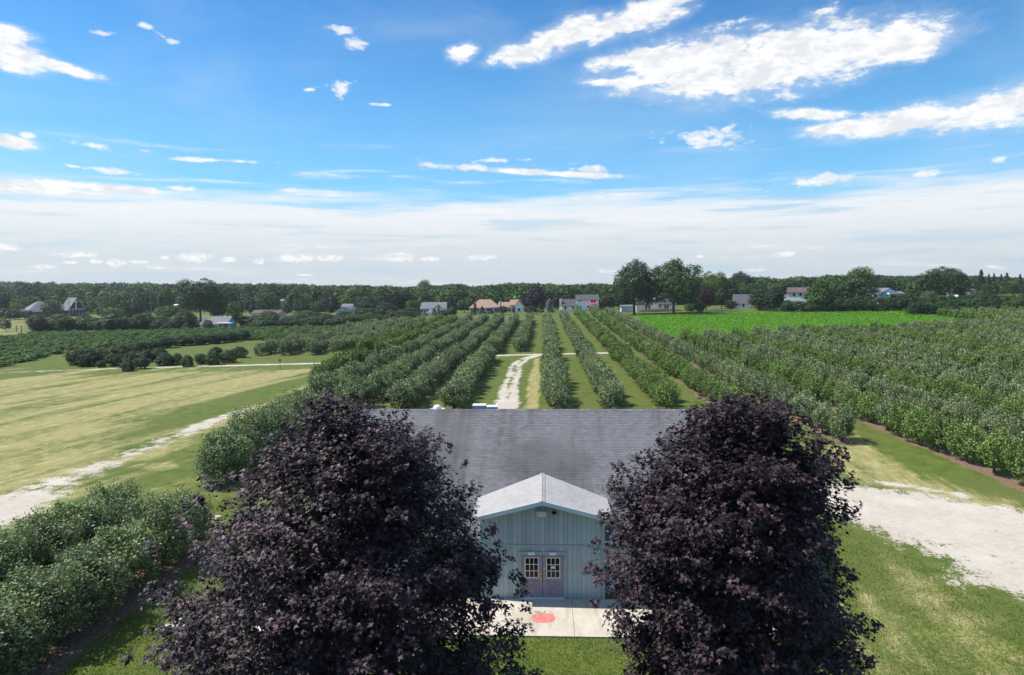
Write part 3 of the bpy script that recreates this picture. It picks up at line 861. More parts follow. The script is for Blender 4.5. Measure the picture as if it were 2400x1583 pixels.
# backing of the gable wall, dark grooves show between the boards; side cheeks
def gable_z(x): return PZ - .16 - PS * abs(x)
m = MB()
m.prism([(-GHW, 0), (GHW, 0), (GHW, gable_z(GHW)), (0, gable_z(0)), (-GHW, gable_z(GHW))], GY_W + .02 - BY, GY_W + .12 - BY)
m.build('wall_backing', plain('groove_paint', (.07, .10, .12), .9), barn)
for sx in (-1, 1):
    m = MB()
    x0 = sx * GHW; x1 = sx * (GHW - .1)
    m.box(min(x0, x1), max(x0, x1), GY_W + .12 - BY, 32.5 - BY, 0, 3.80)
    m.build('side_wall', M['siding'], barn)
# vertical boards
S_ = 30.72 / 1600
def wx(px): return pt(px, 1300, GY_W).x + .09
def wz(py, px=1271): return pt(px, py, GY_W).z
DX0, DX1 = wx(1222.5), wx(1320.7); DM = (DX0 + DX1) / 2
FX0, FX1 = DX0 - .12, DX1 + .12
DZ = .09; DH = 2.0; FZ = DZ + DH + .12
BANDZ0 = 2.43; BANDZ1 = 2.54
nb = int(round(2 * GHW / .205)); bw = 2 * GHW / nb
for i in range(nb):
    xa = -GHW + i * bw + .005; xb = -GHW + (i + 1) * bw - .005; v = random.random()
    y0, y1 = GY_W - .015 - BY, GY_W + .02 - BY
    for (za, zb, up) in ((0.05, BANDZ0, 0), (BANDZ1, None, 1)):
        segs = [(xa, xb)]
        if not up and xb > FX0 and xa < FX1:
            m = MB(); m.box(xa, xb, y0, y1, FZ, BANDZ0, v)
            m.build('board', M['siding'], barn)
            segs = []
            if xa < FX0 - .02: segs.append((xa, FX0))
            if xb > FX1 + .02: segs.append((FX1, xb))
        for (a, c) in segs:
            m = MB()
            zc_ = FZ if (zb and len(segs) and (a, c) != (xa, xb)) else zb
            ta = zc_ if zc_ else gable_z(a); tb = zc_ if zc_ else gable_z(c)
            m.prism([(a, za), (c, za), (c, tb)] + ([(0, gable_z(0))] if (up and a < 0 < c) else []) + [(a, ta)], y0, y1, v)
            m.build('board', M['siding'], barn)
MB().box(-GHW, GHW, GY_W - .035 - BY, GY_W + .02 - BY, BANDZ0 + .004, BANDZ1 - .004).build('band_board', M['trim'], barn)
for sx in (-1, 1):
    x = sx * (GHW + .005)
    MB().box(min(x, x - sx * .09), max(x, x - sx * .09), GY_W - .045 - BY, GY_W - .0155 - BY, 0.03, BANDZ0).build('corner_board', M['trim'], barn)
# door frame
m = MB()
m.box(FX0, DX0 - .004, GY_W - .05 - BY, GY_W + .02 - BY, DZ - .04, DZ + DH + .004); m.box(DX1 + .004, FX1, GY_W - .05 - BY, GY_W + .02 - BY, DZ - .04, DZ + DH + .004)
m.box(FX0, FX1, GY_W - .052 - BY, GY_W + .02 - BY, DZ + DH + .006, FZ)
m.build('door_frame', M['trim'], barn)
MB().box(DX0 - .003, DX1 + .003, GY_W - .10 - BY, GY_W + .015 - BY,   .062, DZ + .03).build('threshold', M['fascia'], barn)
LW = (DX1 - DX0) / 2 - .01
for k, x0 in enumerate((DX0, DM + .01)):
    xc = x0 + LW / 2; yf = GY_W - .012 - BY
    d = MB().box(x0 + .004, x0 + LW - .004, yf, yf + .03, DZ + .035, DZ + DH - .004).build('door', M['door'], barn)
    wz0, wz1 = DZ + .92, DZ + 1.87; hw = .315
    wc = xc + (-.015 if k == 0 else .0)
    f = MB(); t = .035; ya, yb = yf - .03, yf - .002
    f.box(wc - hw, wc - hw + t, ya, yb, wz0, wz1); f.box(wc + hw - t, wc + hw, ya, yb, wz0, wz1)
    f.box(wc - hw + t, wc + hw - t, ya, yb, wz0, wz0 + t); f.box(wc - hw + t, wc + hw - t, ya, yb, wz1 - t, wz1)
    iw = 2 * (hw - t); ih = wz1 - wz0 - 2 * t; mt = .024
    for j in (1, 2):
        x = wc - hw + t + iw * j / 3; f.box(x - mt / 2, x + mt / 2, ya + .004, yb, wz0 + t, wz1 - t)
        z = wz0 + t + ih * j / 3
        for q in range(3):
            xa = wc - hw + t + iw * q / 3 + (mt / 2 if q else 0); xb = wc - hw + t + iw * (q + 1) / 3 - (mt / 2 if q < 2 else 0)
            f.box(xa, xb, ya + .004, yb, z - mt / 2, z + mt / 2)
    f.build('window_frame', M['white'], d)
    for q in range(3):
        for w in range(3):
            xa = wc - hw + t + iw * q / 3 + .013; xb = wc - hw + t + iw * (q + 1) / 3 - .013
            za = wz0 + t + ih * w / 3 + .013; zb = wz0 + t + ih * (w + 1) / 3 - .013
            MB().box(xa, xb, yf - .008, yf - .003, za, zb).build('pane', M['glass'], d)
    c = MB(); cz0, cz1 = DZ + .22, DZ + .76; cw = .28
    yq = yf - .011
    for (p, q) in (((xc - cw, cz0), (xc - cw, cz1)), ((xc + cw, cz0), (xc + cw, cz1)), ((xc - cw, cz0), (xc + cw, cz0)), ((xc - cw, cz1), (xc + cw, cz1))):
        c.bar((p[0], yq, p[1]), (q[0], yq, q[1]), .02, .03, up=(0, 1, 0))
    for off in (-.075, .075):
        c.bar((xc - cw + .05 + max(0, off), yq - .001, cz0 + .05 + max(0, -off)), (xc + cw - .05 - max(0, -off), yq - .001, cz1 - .05 - max(0, off)), .02, .03, up=(0, 1, 0))
    c.bar((xc - cw + .05, yq, cz1 - .05), (xc - .06, yq, (cz0 + cz1) / 2 + .06), .02, .03, up=(0, 1, 0))
    c.bar((xc + .06, yq, (cz0 + cz1) / 2 - .06), (xc + cw - .05, yq, cz0 + .05), .02, .03, up=(0, 1, 0))
    c.build('cross_brace', M['door'], d)
    hx = (x0 + LW - .07) if k == 0 else (x0 + .07)
    h = MB(); h.box(hx - .045, hx + .045, yf - .012, yf - .002, DZ + .84, DZ + 1.2)
    h.tube((hx, yf - .012, DZ + 1.0), (hx, yf - .07, DZ + 1.0), .012, .012); h.tube((hx, yf - .065, DZ + 1.02), (hx, yf - .065, DZ + .87), .016, .02)
    h.tube((hx, yf - .012, DZ + 1.13), (hx, yf - .03, DZ + 1.13), .022, .022)
    h.build('handle', M['brass'], d)
    if k == 1:
        s = MB().box(wc - .075, wc + .075, yf - .015, yf - .009, wz0 + .43, wz0 + .56).build('notice', M['fascia'], d)
        MB().box(hx - .03, hx + .03, yf - .008, yf - .003, DZ + 1.30, DZ + 1.38).build('sticker', M['fascia'], d)
    bx = xc - .02
    MB().box(bx - .15, bx + .15, GY_W - .13 - BY, GY_W - .054 - BY, FZ - .115, FZ + .0).build('door_closer', M['white'], barn)
# fittings under the gable
lx, lz = wx(1270 - .4), wz(1202)
m = MB(); m.box(lx - .22, lx + .22, GY_W - .26 - BY, GY_W - .02 - BY, lz + .06, lz + .12)
m.hexa([(lx - .21, GY_W - .20 - BY, lz - .12), (lx + .21, GY_W - .20 - BY, lz - .12), (lx + .21, GY_W - .02 - BY, lz - .12), (lx - .21, GY_W - .02 - BY, lz - .12),
        (lx - .21, GY_W - .25 - BY, lz + .058), (lx + .21, GY_W - .25 - BY, lz + .058), (lx + .21, GY_W - .02 - BY, lz + .058), (lx - .21, GY_W - .02 - BY, lz + .058)])
m.build('floodlight', M['metal'], barn)
sx_, sz_ = wx(1170 + 750 / 5.805), wz(1150 + 290 / 5.805)
m = MB()
for (a0, a1, c0, c1) in ((-.125, .125, .08, .11), (-.125, .125, -.11, -.08), (-.125, -.095, -.08, .08), (.095, .125, -.08, .08)):
    m.box(sx_ + a0, sx_ + a1, GY_W - .14 - BY, GY_W - .02 - BY, sz_ + c0, sz_ + c1)
vb = m.build('vent_box', plain('tan_box', (.30, .25, .21), .7), barn)
MB().box(sx_ - .094, sx_ + .094, GY_W - .05 - BY, GY_W - .021 - BY, sz_ - .079, sz_ + .079).build('vent_opening', M['black'], vb)
# roofs
m = MB()
nrm = Vector((0, -SL, 1)).normalized(); th = .10
def rp(x, y, off=0.0):      # point on the main roof plane
    return (x, y - BY + nrm.y * off, ZE + (y - YE) * SL + nrm.z * off)
def rq(x, y, off=0.0):
    yy = 2 * YR - y
    return (x, yy - BY - nrm.y * off, ZE + (y - YE) * SL + nrm.z * off)
m.hexa([rp(-BX, YE, -th), rp(BX, YE, -th), rp(BX, YR, -th), rp(-BX, YR, -th), rp(-BX, YE), rp(BX, YE), rp(BX, YR), rp(-BX, YR)], .4)
m.hexa([rq(-BX, YE, -th), rq(BX, YE, -th), rq(BX, YR, -th), rq(-BX, YR, -th), rq(-BX, YE), rq(BX, YE), rq(BX, YR), rq(-BX, YR)][::1], .4)
roof = m.build('roof', M['shingle'], barn)
pn = {}
m = MB()
for sx in (-1, 1):
    def pp(x, y, off=0.0, sx=sx):
        n = Vector((sx * PS, 0, 1)).normalized()
        return (sx * abs(x) + n.x * off, y - BY, PZ - abs(x) * PS + n.z * off)
    pn[sx] = pp
    def yint(x): return YE + (PZ - abs(x) * PS - ZE) / SL
    # roof deck slab of the entrance gable, running back into the main slope
    a = [pp(0, PY0), pp(PHW, PY0), pp(PHW, yint(PHW) + .15), pp(0, yint(0) + .15)]
    bt = [(q[0], q[1], q[2] - .09) for q in a]
    if sx == 1: m.hexa(bt + a)
    else: m.hexa([bt[1], bt[0], bt[3], bt[2], a[1], a[0], a[3], a[2]])
proof = m.build('entrance_roof', M['shingle2'], barn)
# shingles: tabs laid course by course
allsh = []   # (distance key, 8 corner function args)
course = .143; tab = .305
def tabverts(P, u0, u1, s0, s1):
    """P(u, s, off): u along eave, s up the slope"""
    t0, t1 = .014, .0035
    return [P(u0, s0, .001), P(u1, s0, .001), P(u1, s1, .001), P(u0, s1, .001), P(u0, s0, t0), P(u1, s0, t0), P(u1, s1, t1), P(u0, s1, t1)]
cs = (YR - YE) / math.hypot(YR - YE, ZR - ZE)
def Pmain(u, s, off): return rp(u, YE + s * cs, off)
Lm = math.hypot(YR - YE, ZR - ZE)
nrow = int(Lm / course)
for r_ in range(nrow):
    s0 = r_ * Lm / nrow - .01; s1 = s0 + Lm / nrow + .012; u = -BX + (tab / 2 if r_ % 2 else 0) + random.uniform(-.01, .01)
    lastv = random.random()
    while u < BX - .02:
        u1 = min(u + tab - .005, BX); um = (u + u1) / 2
        y = YE + s0 * cs; zz = ZE + (y - YE) * SL
        if not (abs(um) < PHW - .05 and y < YE + (PZ - abs(um) * PS - ZE) / SL - .02):
            vv = min(1, max(0, .5 + random.gauss(0, .17)))
            allsh.append((abs(um) * .45 + math.hypot(y, CAMZ - zz) + (0 if abs(um) < 5 else 8), tabverts(Pmain, u, u1, s0, s1), vv, 0))
        u += tab
cp = math.sqrt(1 + PS * PS)
for sx in (-1, 1):
    Lp = PHW * cp; nr = int(Lp / course)
    for r_ in range(nr):
        s0 = r_ * Lp / nr - .01; s1 = s0 + Lp / nr + .012
        u = PY0 - .02 - (tab / 2 if r_ % 2 else 0)
        while True:
            x = PHW - (s0 + s1) / 2 / cp
            u1 = u + tab - .006; lim = YE + (PZ - x * PS - ZE) / SL
            ua = max(u, PY0 - .02)
            if ua > lim: break
            if u1 > ua + .03:
                def Pp(uu, s, off, sx=sx):
                    q = pn[sx](PHW - s / cp, uu, off); return q
                tv = tabverts(Pp, min(u1, lim + .1), ua, s0, s1) if sx == -1 else tabverts(Pp, ua, min(u1, lim + .1), s0, s1)
                allsh.append((ua + random.uniform(0, .3) - 4, tv, random.random() * .6 + .2, 1))
            u += tab
allsh.sort(key=lambda t: t[0])
def fcs(n): return np.array([[b + i for i in q] for b in range(0, n * 8, 8) for q in ((4, 5, 6, 7), (0, 1, 5, 4), (1, 2, 6, 5), (3, 0, 4, 7))], np.int32)
for i, (k_, tv, v, w) in enumerate(allsh[:300]):
    me = mesh_np('shingle', np.array(tv), fcs(1), M['shingle2'] if w else M['shingle'], {'v': np.full(4, v)})
    link('shingle', me, barn)
for w, nm in ((0, M['shingle']), (1, M['shingle2'])):
    sel = [t for t in allsh[300:] if t[3] == w]
    if sel:
        V = np.concatenate([np.array(t[1]) for t in sel])
        o = link('shingles', mesh_np('shingles', V, fcs(len(sel)), nm, {'v': np.repeat([t[2] for t in sel], 4)}), barn)
        o['kind'] = 'stuff'
# ridge caps
m = MB(); x = -BX
while x < BX - .05:
    x1 = min(x + .3, BX)
    for f_ in (rp, rq):
        m.poly([f_(x, YR - .15, .024), f_(x1 + .02, YR - .15, .024), f_(x1 + .02, YR, .03), f_(x, YR, .03)][::(1 if f_ is rp else -1)], random.random())
        m.poly([f_(x, YR - .15, .0), f_(x1 + .02, YR - .15, .0), f_(x1 + .02, YR - .15, .024), f_(x, YR - .15, .024)], .2)
    x += .3
m.build('ridge_cap', M['shingle'], barn)
m = MB(); y = PY0 - .02
ye_ = YE + (PZ - ZE) / SL
while y < ye_:
    y1 = y + .2
    for sx in (-1, 1):
        pf = pn[sx]
        q = [pf(0, y, .03), pf(.14, y, .024), pf(.14, y1 + .02, .02), pf(0, y1 + .02, .024)]
        m.poly(q if sx == 1 else q[::-1], random.random())
    y += .2
m.build('entrance_ridge_cap', M['shingle2'], barn)
# fascia and soffit of the entrance gable
for sx in (-1, 1):
    m = MB()
    zt = lambda x: PZ - x * PS + .012
    m.prism([(0, zt(0) - .19), (0, zt(0))] [::1] + [(sx * (PHW + .02), zt(PHW + .02)), (sx * (PHW + .02), zt(PHW + .02) - .19)], PY0 - .035 - BY, PY0 - BY)
    m.build('fascia_board', M['fascia'], barn)
    m = MB(); a0, a1 = (GHW, PHW) if sx > 0 else (-PHW, -GHW)
    m.box(a0 + (.004 if sx > 0 else 0), a1 - (0 if sx > 0 else .004), PY0 - BY, 32.5 - BY, PZ - PHW * PS - .11, PZ - PHW * PS - .095)
    m.build('soffit', M['fascia'], barn)
m = MB()
m.prism([(-GHW, gable_z(GHW) + .0), (0, gable_z(0)), (GHW, gable_z(GHW)), (GHW, gable_z(GHW) + .03), (0, gable_z(0) + .03), (-GHW, gable_z(GHW) + .03)], PY0 + .002 - BY, GY_W + .02 - BY)
m.build('gable_soffit', M['trim'], barn)
for sx in (-1, 1):
    a0, a1 = (GHW + .01, BX) if sx > 0 else (-BX, -GHW - .01)
    m = MB(); m.box(a0, a1, YE - .11 - BY, YE - .095 - BY, ZE - .13, ZE - .01); m.box(a0, a1, YE - .095 - BY, YE + .02 - BY, ZE - .13, ZE - .115)
    m.box(a0, a1, YE + .02 - BY, YE + .035 - BY, ZE - .16, ZE - .11)
    m.build('gutter', M['gutter'], barn)
    MB().box(a0, a1, YE + .04 - BY, 30.39 - BY, ZE - .15, ZE - .13).build('eave_soffit', M['gutter'], barn)
MB().box(GHW + .25, GHW + .32, 30.31 - BY, 30.395 - BY, .1, ZE - .16).build('downspout', M['gutter'], barn)
# rear vents, standing on the far slope just behind the ridge
def dome(name, x, y, zb, r, mat, label):
    e = empty(name, (x, y, zb)); tag(e, label, 'roof fan')
    m = MB(); n = 20
    prof = [(r * .62, 0), (r * .62, .18), (r, .22), (r * 1.0, .34), (r * .93, .35), (r * .9, .27), (r * .62, .27), (r * .60, .38), (r * .52, .47), (r * .36, .54), (r * .15, .58), (.001, .585)]
    for i in range(len(prof) - 1):
        for k in range(n):
            a0, a1 = 2 * pi * k / n, 2 * pi * (k + 1) / n
            (r0, z0), (r1, z1) = prof[i], prof[i + 1]
            m.poly([(r0 * cos(a0), r0 * sin(a0), z0), (r0 * cos(a1), r0 * sin(a1), z0), (r1 * cos(a1), r1 * sin(a1), z1), (r1 * cos(a0), r1 * sin(a0), z1)])
    m.build('fan_hood', mat, e)
    MB().box(-r * .7, r * .7, -r * .7, r * .7, -.9, .01).build('fan_curb', M['metal'], e)
pd = pt(1025, 955, 39.9)
dome('roof_fan', pd.x, 39.9, pt(1025, 962, 39.9).z - .25, .45, M['white'], 'white round mushroom exhaust fan behind the barn roof ridge')
M['bluebox'] = plain('blue_grey_box', (.22, .33, .45), .6, .06)
for (pa_, pb_, top, lab) in ((1107, 1138, 949.5, 'taller white-topped box behind the barn ridge beside the track'), (1140, 1166, 952.5, 'lower white-topped box behind the barn ridge beside the track')):
    D = 40.2; a = pt(pa_, top, D); b_ = pt(pb_, top, D)
    e = empty('rooftop_unit', ((a.x + b_.x) / 2, D, 6.0)); tag(e, lab, 'rooftop unit', 'white-topped boxes behind the barn ridge')
    w = (b_.x - a.x) / 2; zt = a.z - 6.0 - .03
    MB().box(-w * .94, w * .94,   .04, .6, -.6, zt - .05).build('housing', M['bluebox'], e)
    MB().box(-w, w, 0, .66, zt - .05, zt).build('lid', M['white'], e)

# ------------------------------------------------------------------ the two purple maples
def maple_tree(x, y, H, prof, seed, label, lean=0.0):
    """prof: list of (z, left radius, right radius)"""
    r = np.random.default_rng(seed)
    e = empty('purple_maple', (x, y, 0)); tag(e, label, 'maple tree', 'purple-leaved maples in front of the barn')
    zs = np.array([p[0] for p in prof]); rl_ = np.array([p[1] for p in prof]); rr_ = np.array([p[2] for p in prof])
    def rad(z, th):
        c = np.cos(th); wl = .5 - .5 * c
        return np.interp(z, zs, rl_) * wl + np.interp(z, zs, rr_) * (1 - wl)
    # boughs reach out from the stem; each carries a drooping plate of leaf clumps, with dark gaps between
    nbg = 290
    z = r.uniform(0, 1, nbg * 3) * (H - 1.5) + 1.3; th = r.uniform(0, 2 * pi, nbg * 3)
    keep = r.uniform(0, 1, nbg * 3) < np.clip(rad(z, th) / rl_.max() + .15, 0, 1); z = z[keep][:nbg]; th = th[keep][:nbg]; nbg = len(z)
    Rb = rad(z, th) * r.uniform(.56, 1.07, nbg)
    q = 11
    zz = np.repeat(z, q); tt = np.repeat(th, q); RR = np.repeat(Rb, q)
    al = r.uniform(-.62, .10, nbg * q) ; la = r.normal(0, .50, nbg * q)
    Rc = np.clip(RR + al * 1.5, .2, 99)
    x_ = Rc * np.cos(tt) - np.sin(tt) * la * 1.1; y_ = Rc * np.sin(tt) + np.cos(tt) * la * 1.1
    z_ = zz - .38 * al * 0 - .30 * la ** 2 - .25 * np.clip(al + .3, 0, 1) + r.normal(0, .14, nbg * q)
    C = np.stack([x_, y_, np.minimum(z_, H)], 1); th2 = np.arctan2(y_, x_)
    out = np.stack([np.cos(th2), np.sin(th2), np.zeros(len(C))], 1)
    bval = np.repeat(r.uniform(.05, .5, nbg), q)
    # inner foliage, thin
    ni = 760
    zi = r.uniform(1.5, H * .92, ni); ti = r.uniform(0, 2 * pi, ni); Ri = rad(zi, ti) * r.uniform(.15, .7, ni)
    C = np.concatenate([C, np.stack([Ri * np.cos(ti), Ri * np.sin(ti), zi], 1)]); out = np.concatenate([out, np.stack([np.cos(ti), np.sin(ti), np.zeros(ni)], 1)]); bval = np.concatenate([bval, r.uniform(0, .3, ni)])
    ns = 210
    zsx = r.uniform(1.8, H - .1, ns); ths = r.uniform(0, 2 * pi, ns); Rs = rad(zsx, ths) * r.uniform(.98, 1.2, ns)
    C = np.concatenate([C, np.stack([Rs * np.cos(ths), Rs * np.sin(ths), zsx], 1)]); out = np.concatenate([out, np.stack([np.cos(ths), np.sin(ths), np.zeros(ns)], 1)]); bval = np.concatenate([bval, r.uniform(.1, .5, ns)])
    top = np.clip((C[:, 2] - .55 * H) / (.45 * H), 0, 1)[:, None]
    upv = out * (1 - top * .6) + np.array([0, 0, 1.0]) * (.15 + top * 1.0)
    upv /= np.linalg.norm(upv, axis=1, keepdims=True)
    nl = 34
    cr = r.uniform(.22, .46, len(C)); cr[-ns:] = r.uniform(.14, .3, ns)
    # each clump: leaves spread over a drooping fan pointing outwards
    side = np.cross(upv, np.array([0, 0, 1.0])); side /= (np.linalg.norm(side, axis=1, keepdims=True) + 1e-6)
    a = r.uniform(-1, 1, (len(C), nl)); b = r.uniform(-.7, 1.1, (len(C), nl)); c = r.normal(0, .32, (len(C), nl))
    P = C[:, None, :] + side[:, None, :] * (a * cr[:, None])[:, :, None] + upv[:, None, :] * (b * cr[:, None])[:, :, None]
    P[:, :, 2] += (c - .45 * a * a - .35 * np.clip(b, 0, 2) ** 2) * cr[:, None]
    P = P.reshape(-1, 3)
    N_ = np.repeat(upv, nl, 0) * .55 + np.array([0, 0, .75]) + r.normal(size=P.shape) * .42
    tip = np.repeat(upv, nl, 0) * .7 + np.array([0, 0, -.75]) + r.normal(size=P.shape) * .5
    V, F = leaves(P, N_, .128 * r.uniform(.7, 1.25, len(P)), 'maple', tip, curl=-.18)
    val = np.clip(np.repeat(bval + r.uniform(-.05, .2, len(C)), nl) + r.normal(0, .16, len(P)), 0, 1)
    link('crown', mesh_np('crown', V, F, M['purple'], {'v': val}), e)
    t = MB(); rd = random.Random(seed)
    t.tube((0, 0, -.2), (0, 0, 1.4), .26, .20, 12, cap=False); t.tube((0, 0, 1.4), (.1, 0, H * .55), .20, .11, 10, cap=False); t.tube((.1, 0, H * .55), (.1, .1, H * .92), .11, .03, 8, cap=False)
    t.build('trunk', M['bark'], e)
    t = MB()
    for k in range(26):
        z0 = 1.3 + (H * .8 - 1.3) * k / 25; a_ = k * 2.4; z1 = z0 + rd.uniform(.6, 1.3)
        rr = float(rad(min(z1, H * .95), a_)) * .82
        p = Vector((0, 0, z0)); q = Vector((cos(a_) * rr * .5, sin(a_) * rr * .5, z0 + .7)); w = Vector((cos(a_ + .15) * rr, sin(a_ + .15) * rr, z1 + .3))
        t.tube(p, q, .07, .045, 6, cap=False); t.tube(q, w, .045, .015, 5, cap=False)
        for s_ in (-.5, .5):
            t.tube(q, q + (w - q) * .7 + Vector((-sin(a_), cos(a_), .2)) * s_ * rr * .5, .03, .01, 5, cap=False)
    t.build('limbs', M['bark'], e)
    return e
def tree_prof(D, cxpx, table):
    out = []
    for (py, l, r_) in table:
        c = pt(cxpx, py, D); a = pt(l, py, D); b = pt(r_, py, D)
        out.append((c.z, c.x - a.x, b.x - c.x))
    out.sort(); return out
k_ = 1.0096
LT = [(925, 770, 850), (960, 725, 940), (1010, 690, 1040), (1070, 610, 1070), (1110, 555, 1088), (1200, 470, 1105), (1300, 440, 1150), (1400, 415, 1190), (1480, 445, 1215), (1560, 450, 1190), (1700, 520, 1120)]
RT = [(925, 1710, 1820), (960, 1640, 1880), (1010, 1600, 1900), (1070, 1490, 1945), (1150, 1455, 1945), (1250, 1420, 1925), (1350, 1410, 1960), (1450, 1450, 2010), (1540, 1500, 1995), (1700, 1580, 1980)]
DT = 19.2
pl = tree_prof(DT, 815, LT); pr = tree_prof(DT, 1765 - 40, RT)
shrink = lambda p: [(z, a * .98, b * .96) for z, a, b in p]
maple_tree(pt(815, 1300, DT).x, DT, pl[-1][0], shrink(pl), 11, 'wide purple-leaved maple covering the left half of the barn')
maple_tree(pt(1725, 1300, DT).x, DT, pr[-1][0], shrink(pr), 23, 'narrower purple-leaved maple covering the right end of the barn')

# ------------------------------------------------------------------ lawn blades in the foreground
def blades(name, n, xr, yr, size, mat, label, cat, rej=None, tri=1.0):
    X = rng.uniform(*xr, n); Y = yr[0] + (yr[1] - yr[0]) * rng.uniform(0, 1, n) ** 1.25
    if rej is not None:
        k = ~rej(X, Y); X = X[k]; Y = Y[k]
    Z = terr(X, Y)
    C = np.stack([X, Y, Z], 1)
    tip = np.stack([rng.normal(0, .5, len(X)), rng.normal(0, .5, len(X)), np.ones(len(X))], 1)
    nr = np.stack([rng.normal(size=len(X)), rng.normal(size=len(X)), .2 * np.ones(len(X))], 1)
    V, F = leaves(C, nr, size * rng.uniform(.6, 1.4, len(X)), 'tri', tip)
    cl = .5 + .5 * np.cos(X * .9 + 1.3 * np.cos(Y * .6)) * np.cos(Y * 1.3)
    val = np.clip(.15 + .35 * cl + rng.normal(.05, .2, len(X)), 0, 1)
    o = link(name, mesh_np(name, V, F, mat, {'v': val})); tag(o, label, cat, kind='stuff')
def gmask(X, Y, arr):
    ix = np.clip(np.searchsorted(gx, X), 0, len(gx) - 1); iy = np.clip(np.searchsorted(gy, Y), 0, len(gy) - 1)
    return arr[iy, ix]
def rejl(X, Y):
    return ((Y > YF) & (Y < 49) & (X > XL - .0) & (X < 11.7)) | (gmask(X, Y, grav) > .3) | (gmask(X, Y, soil) > .45) | (rng.uniform(0, 1, len(X)) < gmask(X, Y, dry) * .9) | ((np.abs(X) < 11.7) & (Y > YF))
blades('lawn_grass', 210000, (-24, 24), (22.5, 44), .085, M['grassblade'], 'short bright mown grass blades around the concrete apron', 'grass', rejl)
def rejc(X, Y): return gmask(X, Y, crop) < .6
def leafstuff(name, n, xr, yr, size, h, mat, label, cat, rej):
    X = rng.uniform(*xr, n); Y = rng.uniform(*yr, n); k = ~rej(X, Y); X = X[k]; Y = Y[k]
    C = np.stack([X, Y, terr(X, Y) + h * rng.uniform(.3, 1, len(X))], 1)
    nr = rng.normal(size=C.shape) * .5 + np.array([0, 0, 1.0])
    V, F = leaves(C, nr, size * rng.uniform(.5, 1.4, len(X)), 'clump')
    o = link(name, mesh_np(name, V, F, mat, {'v': np.clip(rng.normal(.5, .2, len(X)), 0, 1)})); tag(o, label, cat, kind='stuff')
leafstuff('crop_plants', 120000, (30, 150), (170, 270), .30, .5, M['cropleaf'], 'vivid green low crop filling the field behind the orchard', 'crop', rejc)

# ------------------------------------------------------------------ middle-distance trees
PROT = {}
for i in range(4):
    PROT['round%d' % i] = crown_proto('round', 500 + i, 300, 14, .040, 'round', .24, .075, zbot=.06)
    PROT['broad%d' % i] = crown_proto('broad', 520 + i, 420, 14, .042, 'round', .24, .095, zbot=-.06)
for i in range(2):
    PROT['open%d' % i] = crown_proto('open', 540 + i, 1050, 14, .024, 'broad', .20, .060, open_=-.35, zbot=.25)
    PROT['cone%d' % i] = crown_proto('cone', 560 + i, 300, 12, .040, 'cone', .1, .06)
    PROT['column%d' % i] = crown_proto('column', 570 + i, 80, 12, .09, 'round', .08, .10, zbot=0)
PM = {}
def pmesh(key):
    if key not in PM:
        V, F, val = PROT[key]; PM[key] = mesh_np('crown', V, F, M['mid'], {'v': val})
    return PM[key]
TM = [trunk_mb(1.0, .028, i).mesh('trunk', M['bark']) for i in range(3)]
def tree(name, kind, mat, px, top, w, D, label, cat='tree', group=None, base=None):
    """a tree whose top shows at (px, top) and whose crown is w pixels wide at distance D"""
    p = pt(px, top, D); zb = tz(p.x, p.y)
    if base is not None: zb = min(zb, p.z - 1.0)
    H = p.z - zb
    if H < 1.0: H = 1.0; zb = p.z - H
    W_ = w * D / 1600
    e = empty(name, (p.x, p.y, zb), random.uniform(0, 6.28)); tag(e, label, cat, group)
    key = kind + str(random.randrange({'round': 4, 'broad': 4}.get(kind, 2)))
    c = link('crown', pmesh(key), e, scale=(W_, W_ * random.uniform(.9, 1.1), H))
    c.material_slots[0].link = 'OBJECT'; c.material_slots[0].material = M[mat]
    if kind != 'column':
        link('trunk', random.choice(TM), e, scale=(H * .9, H * .9, H * .9))
    return e
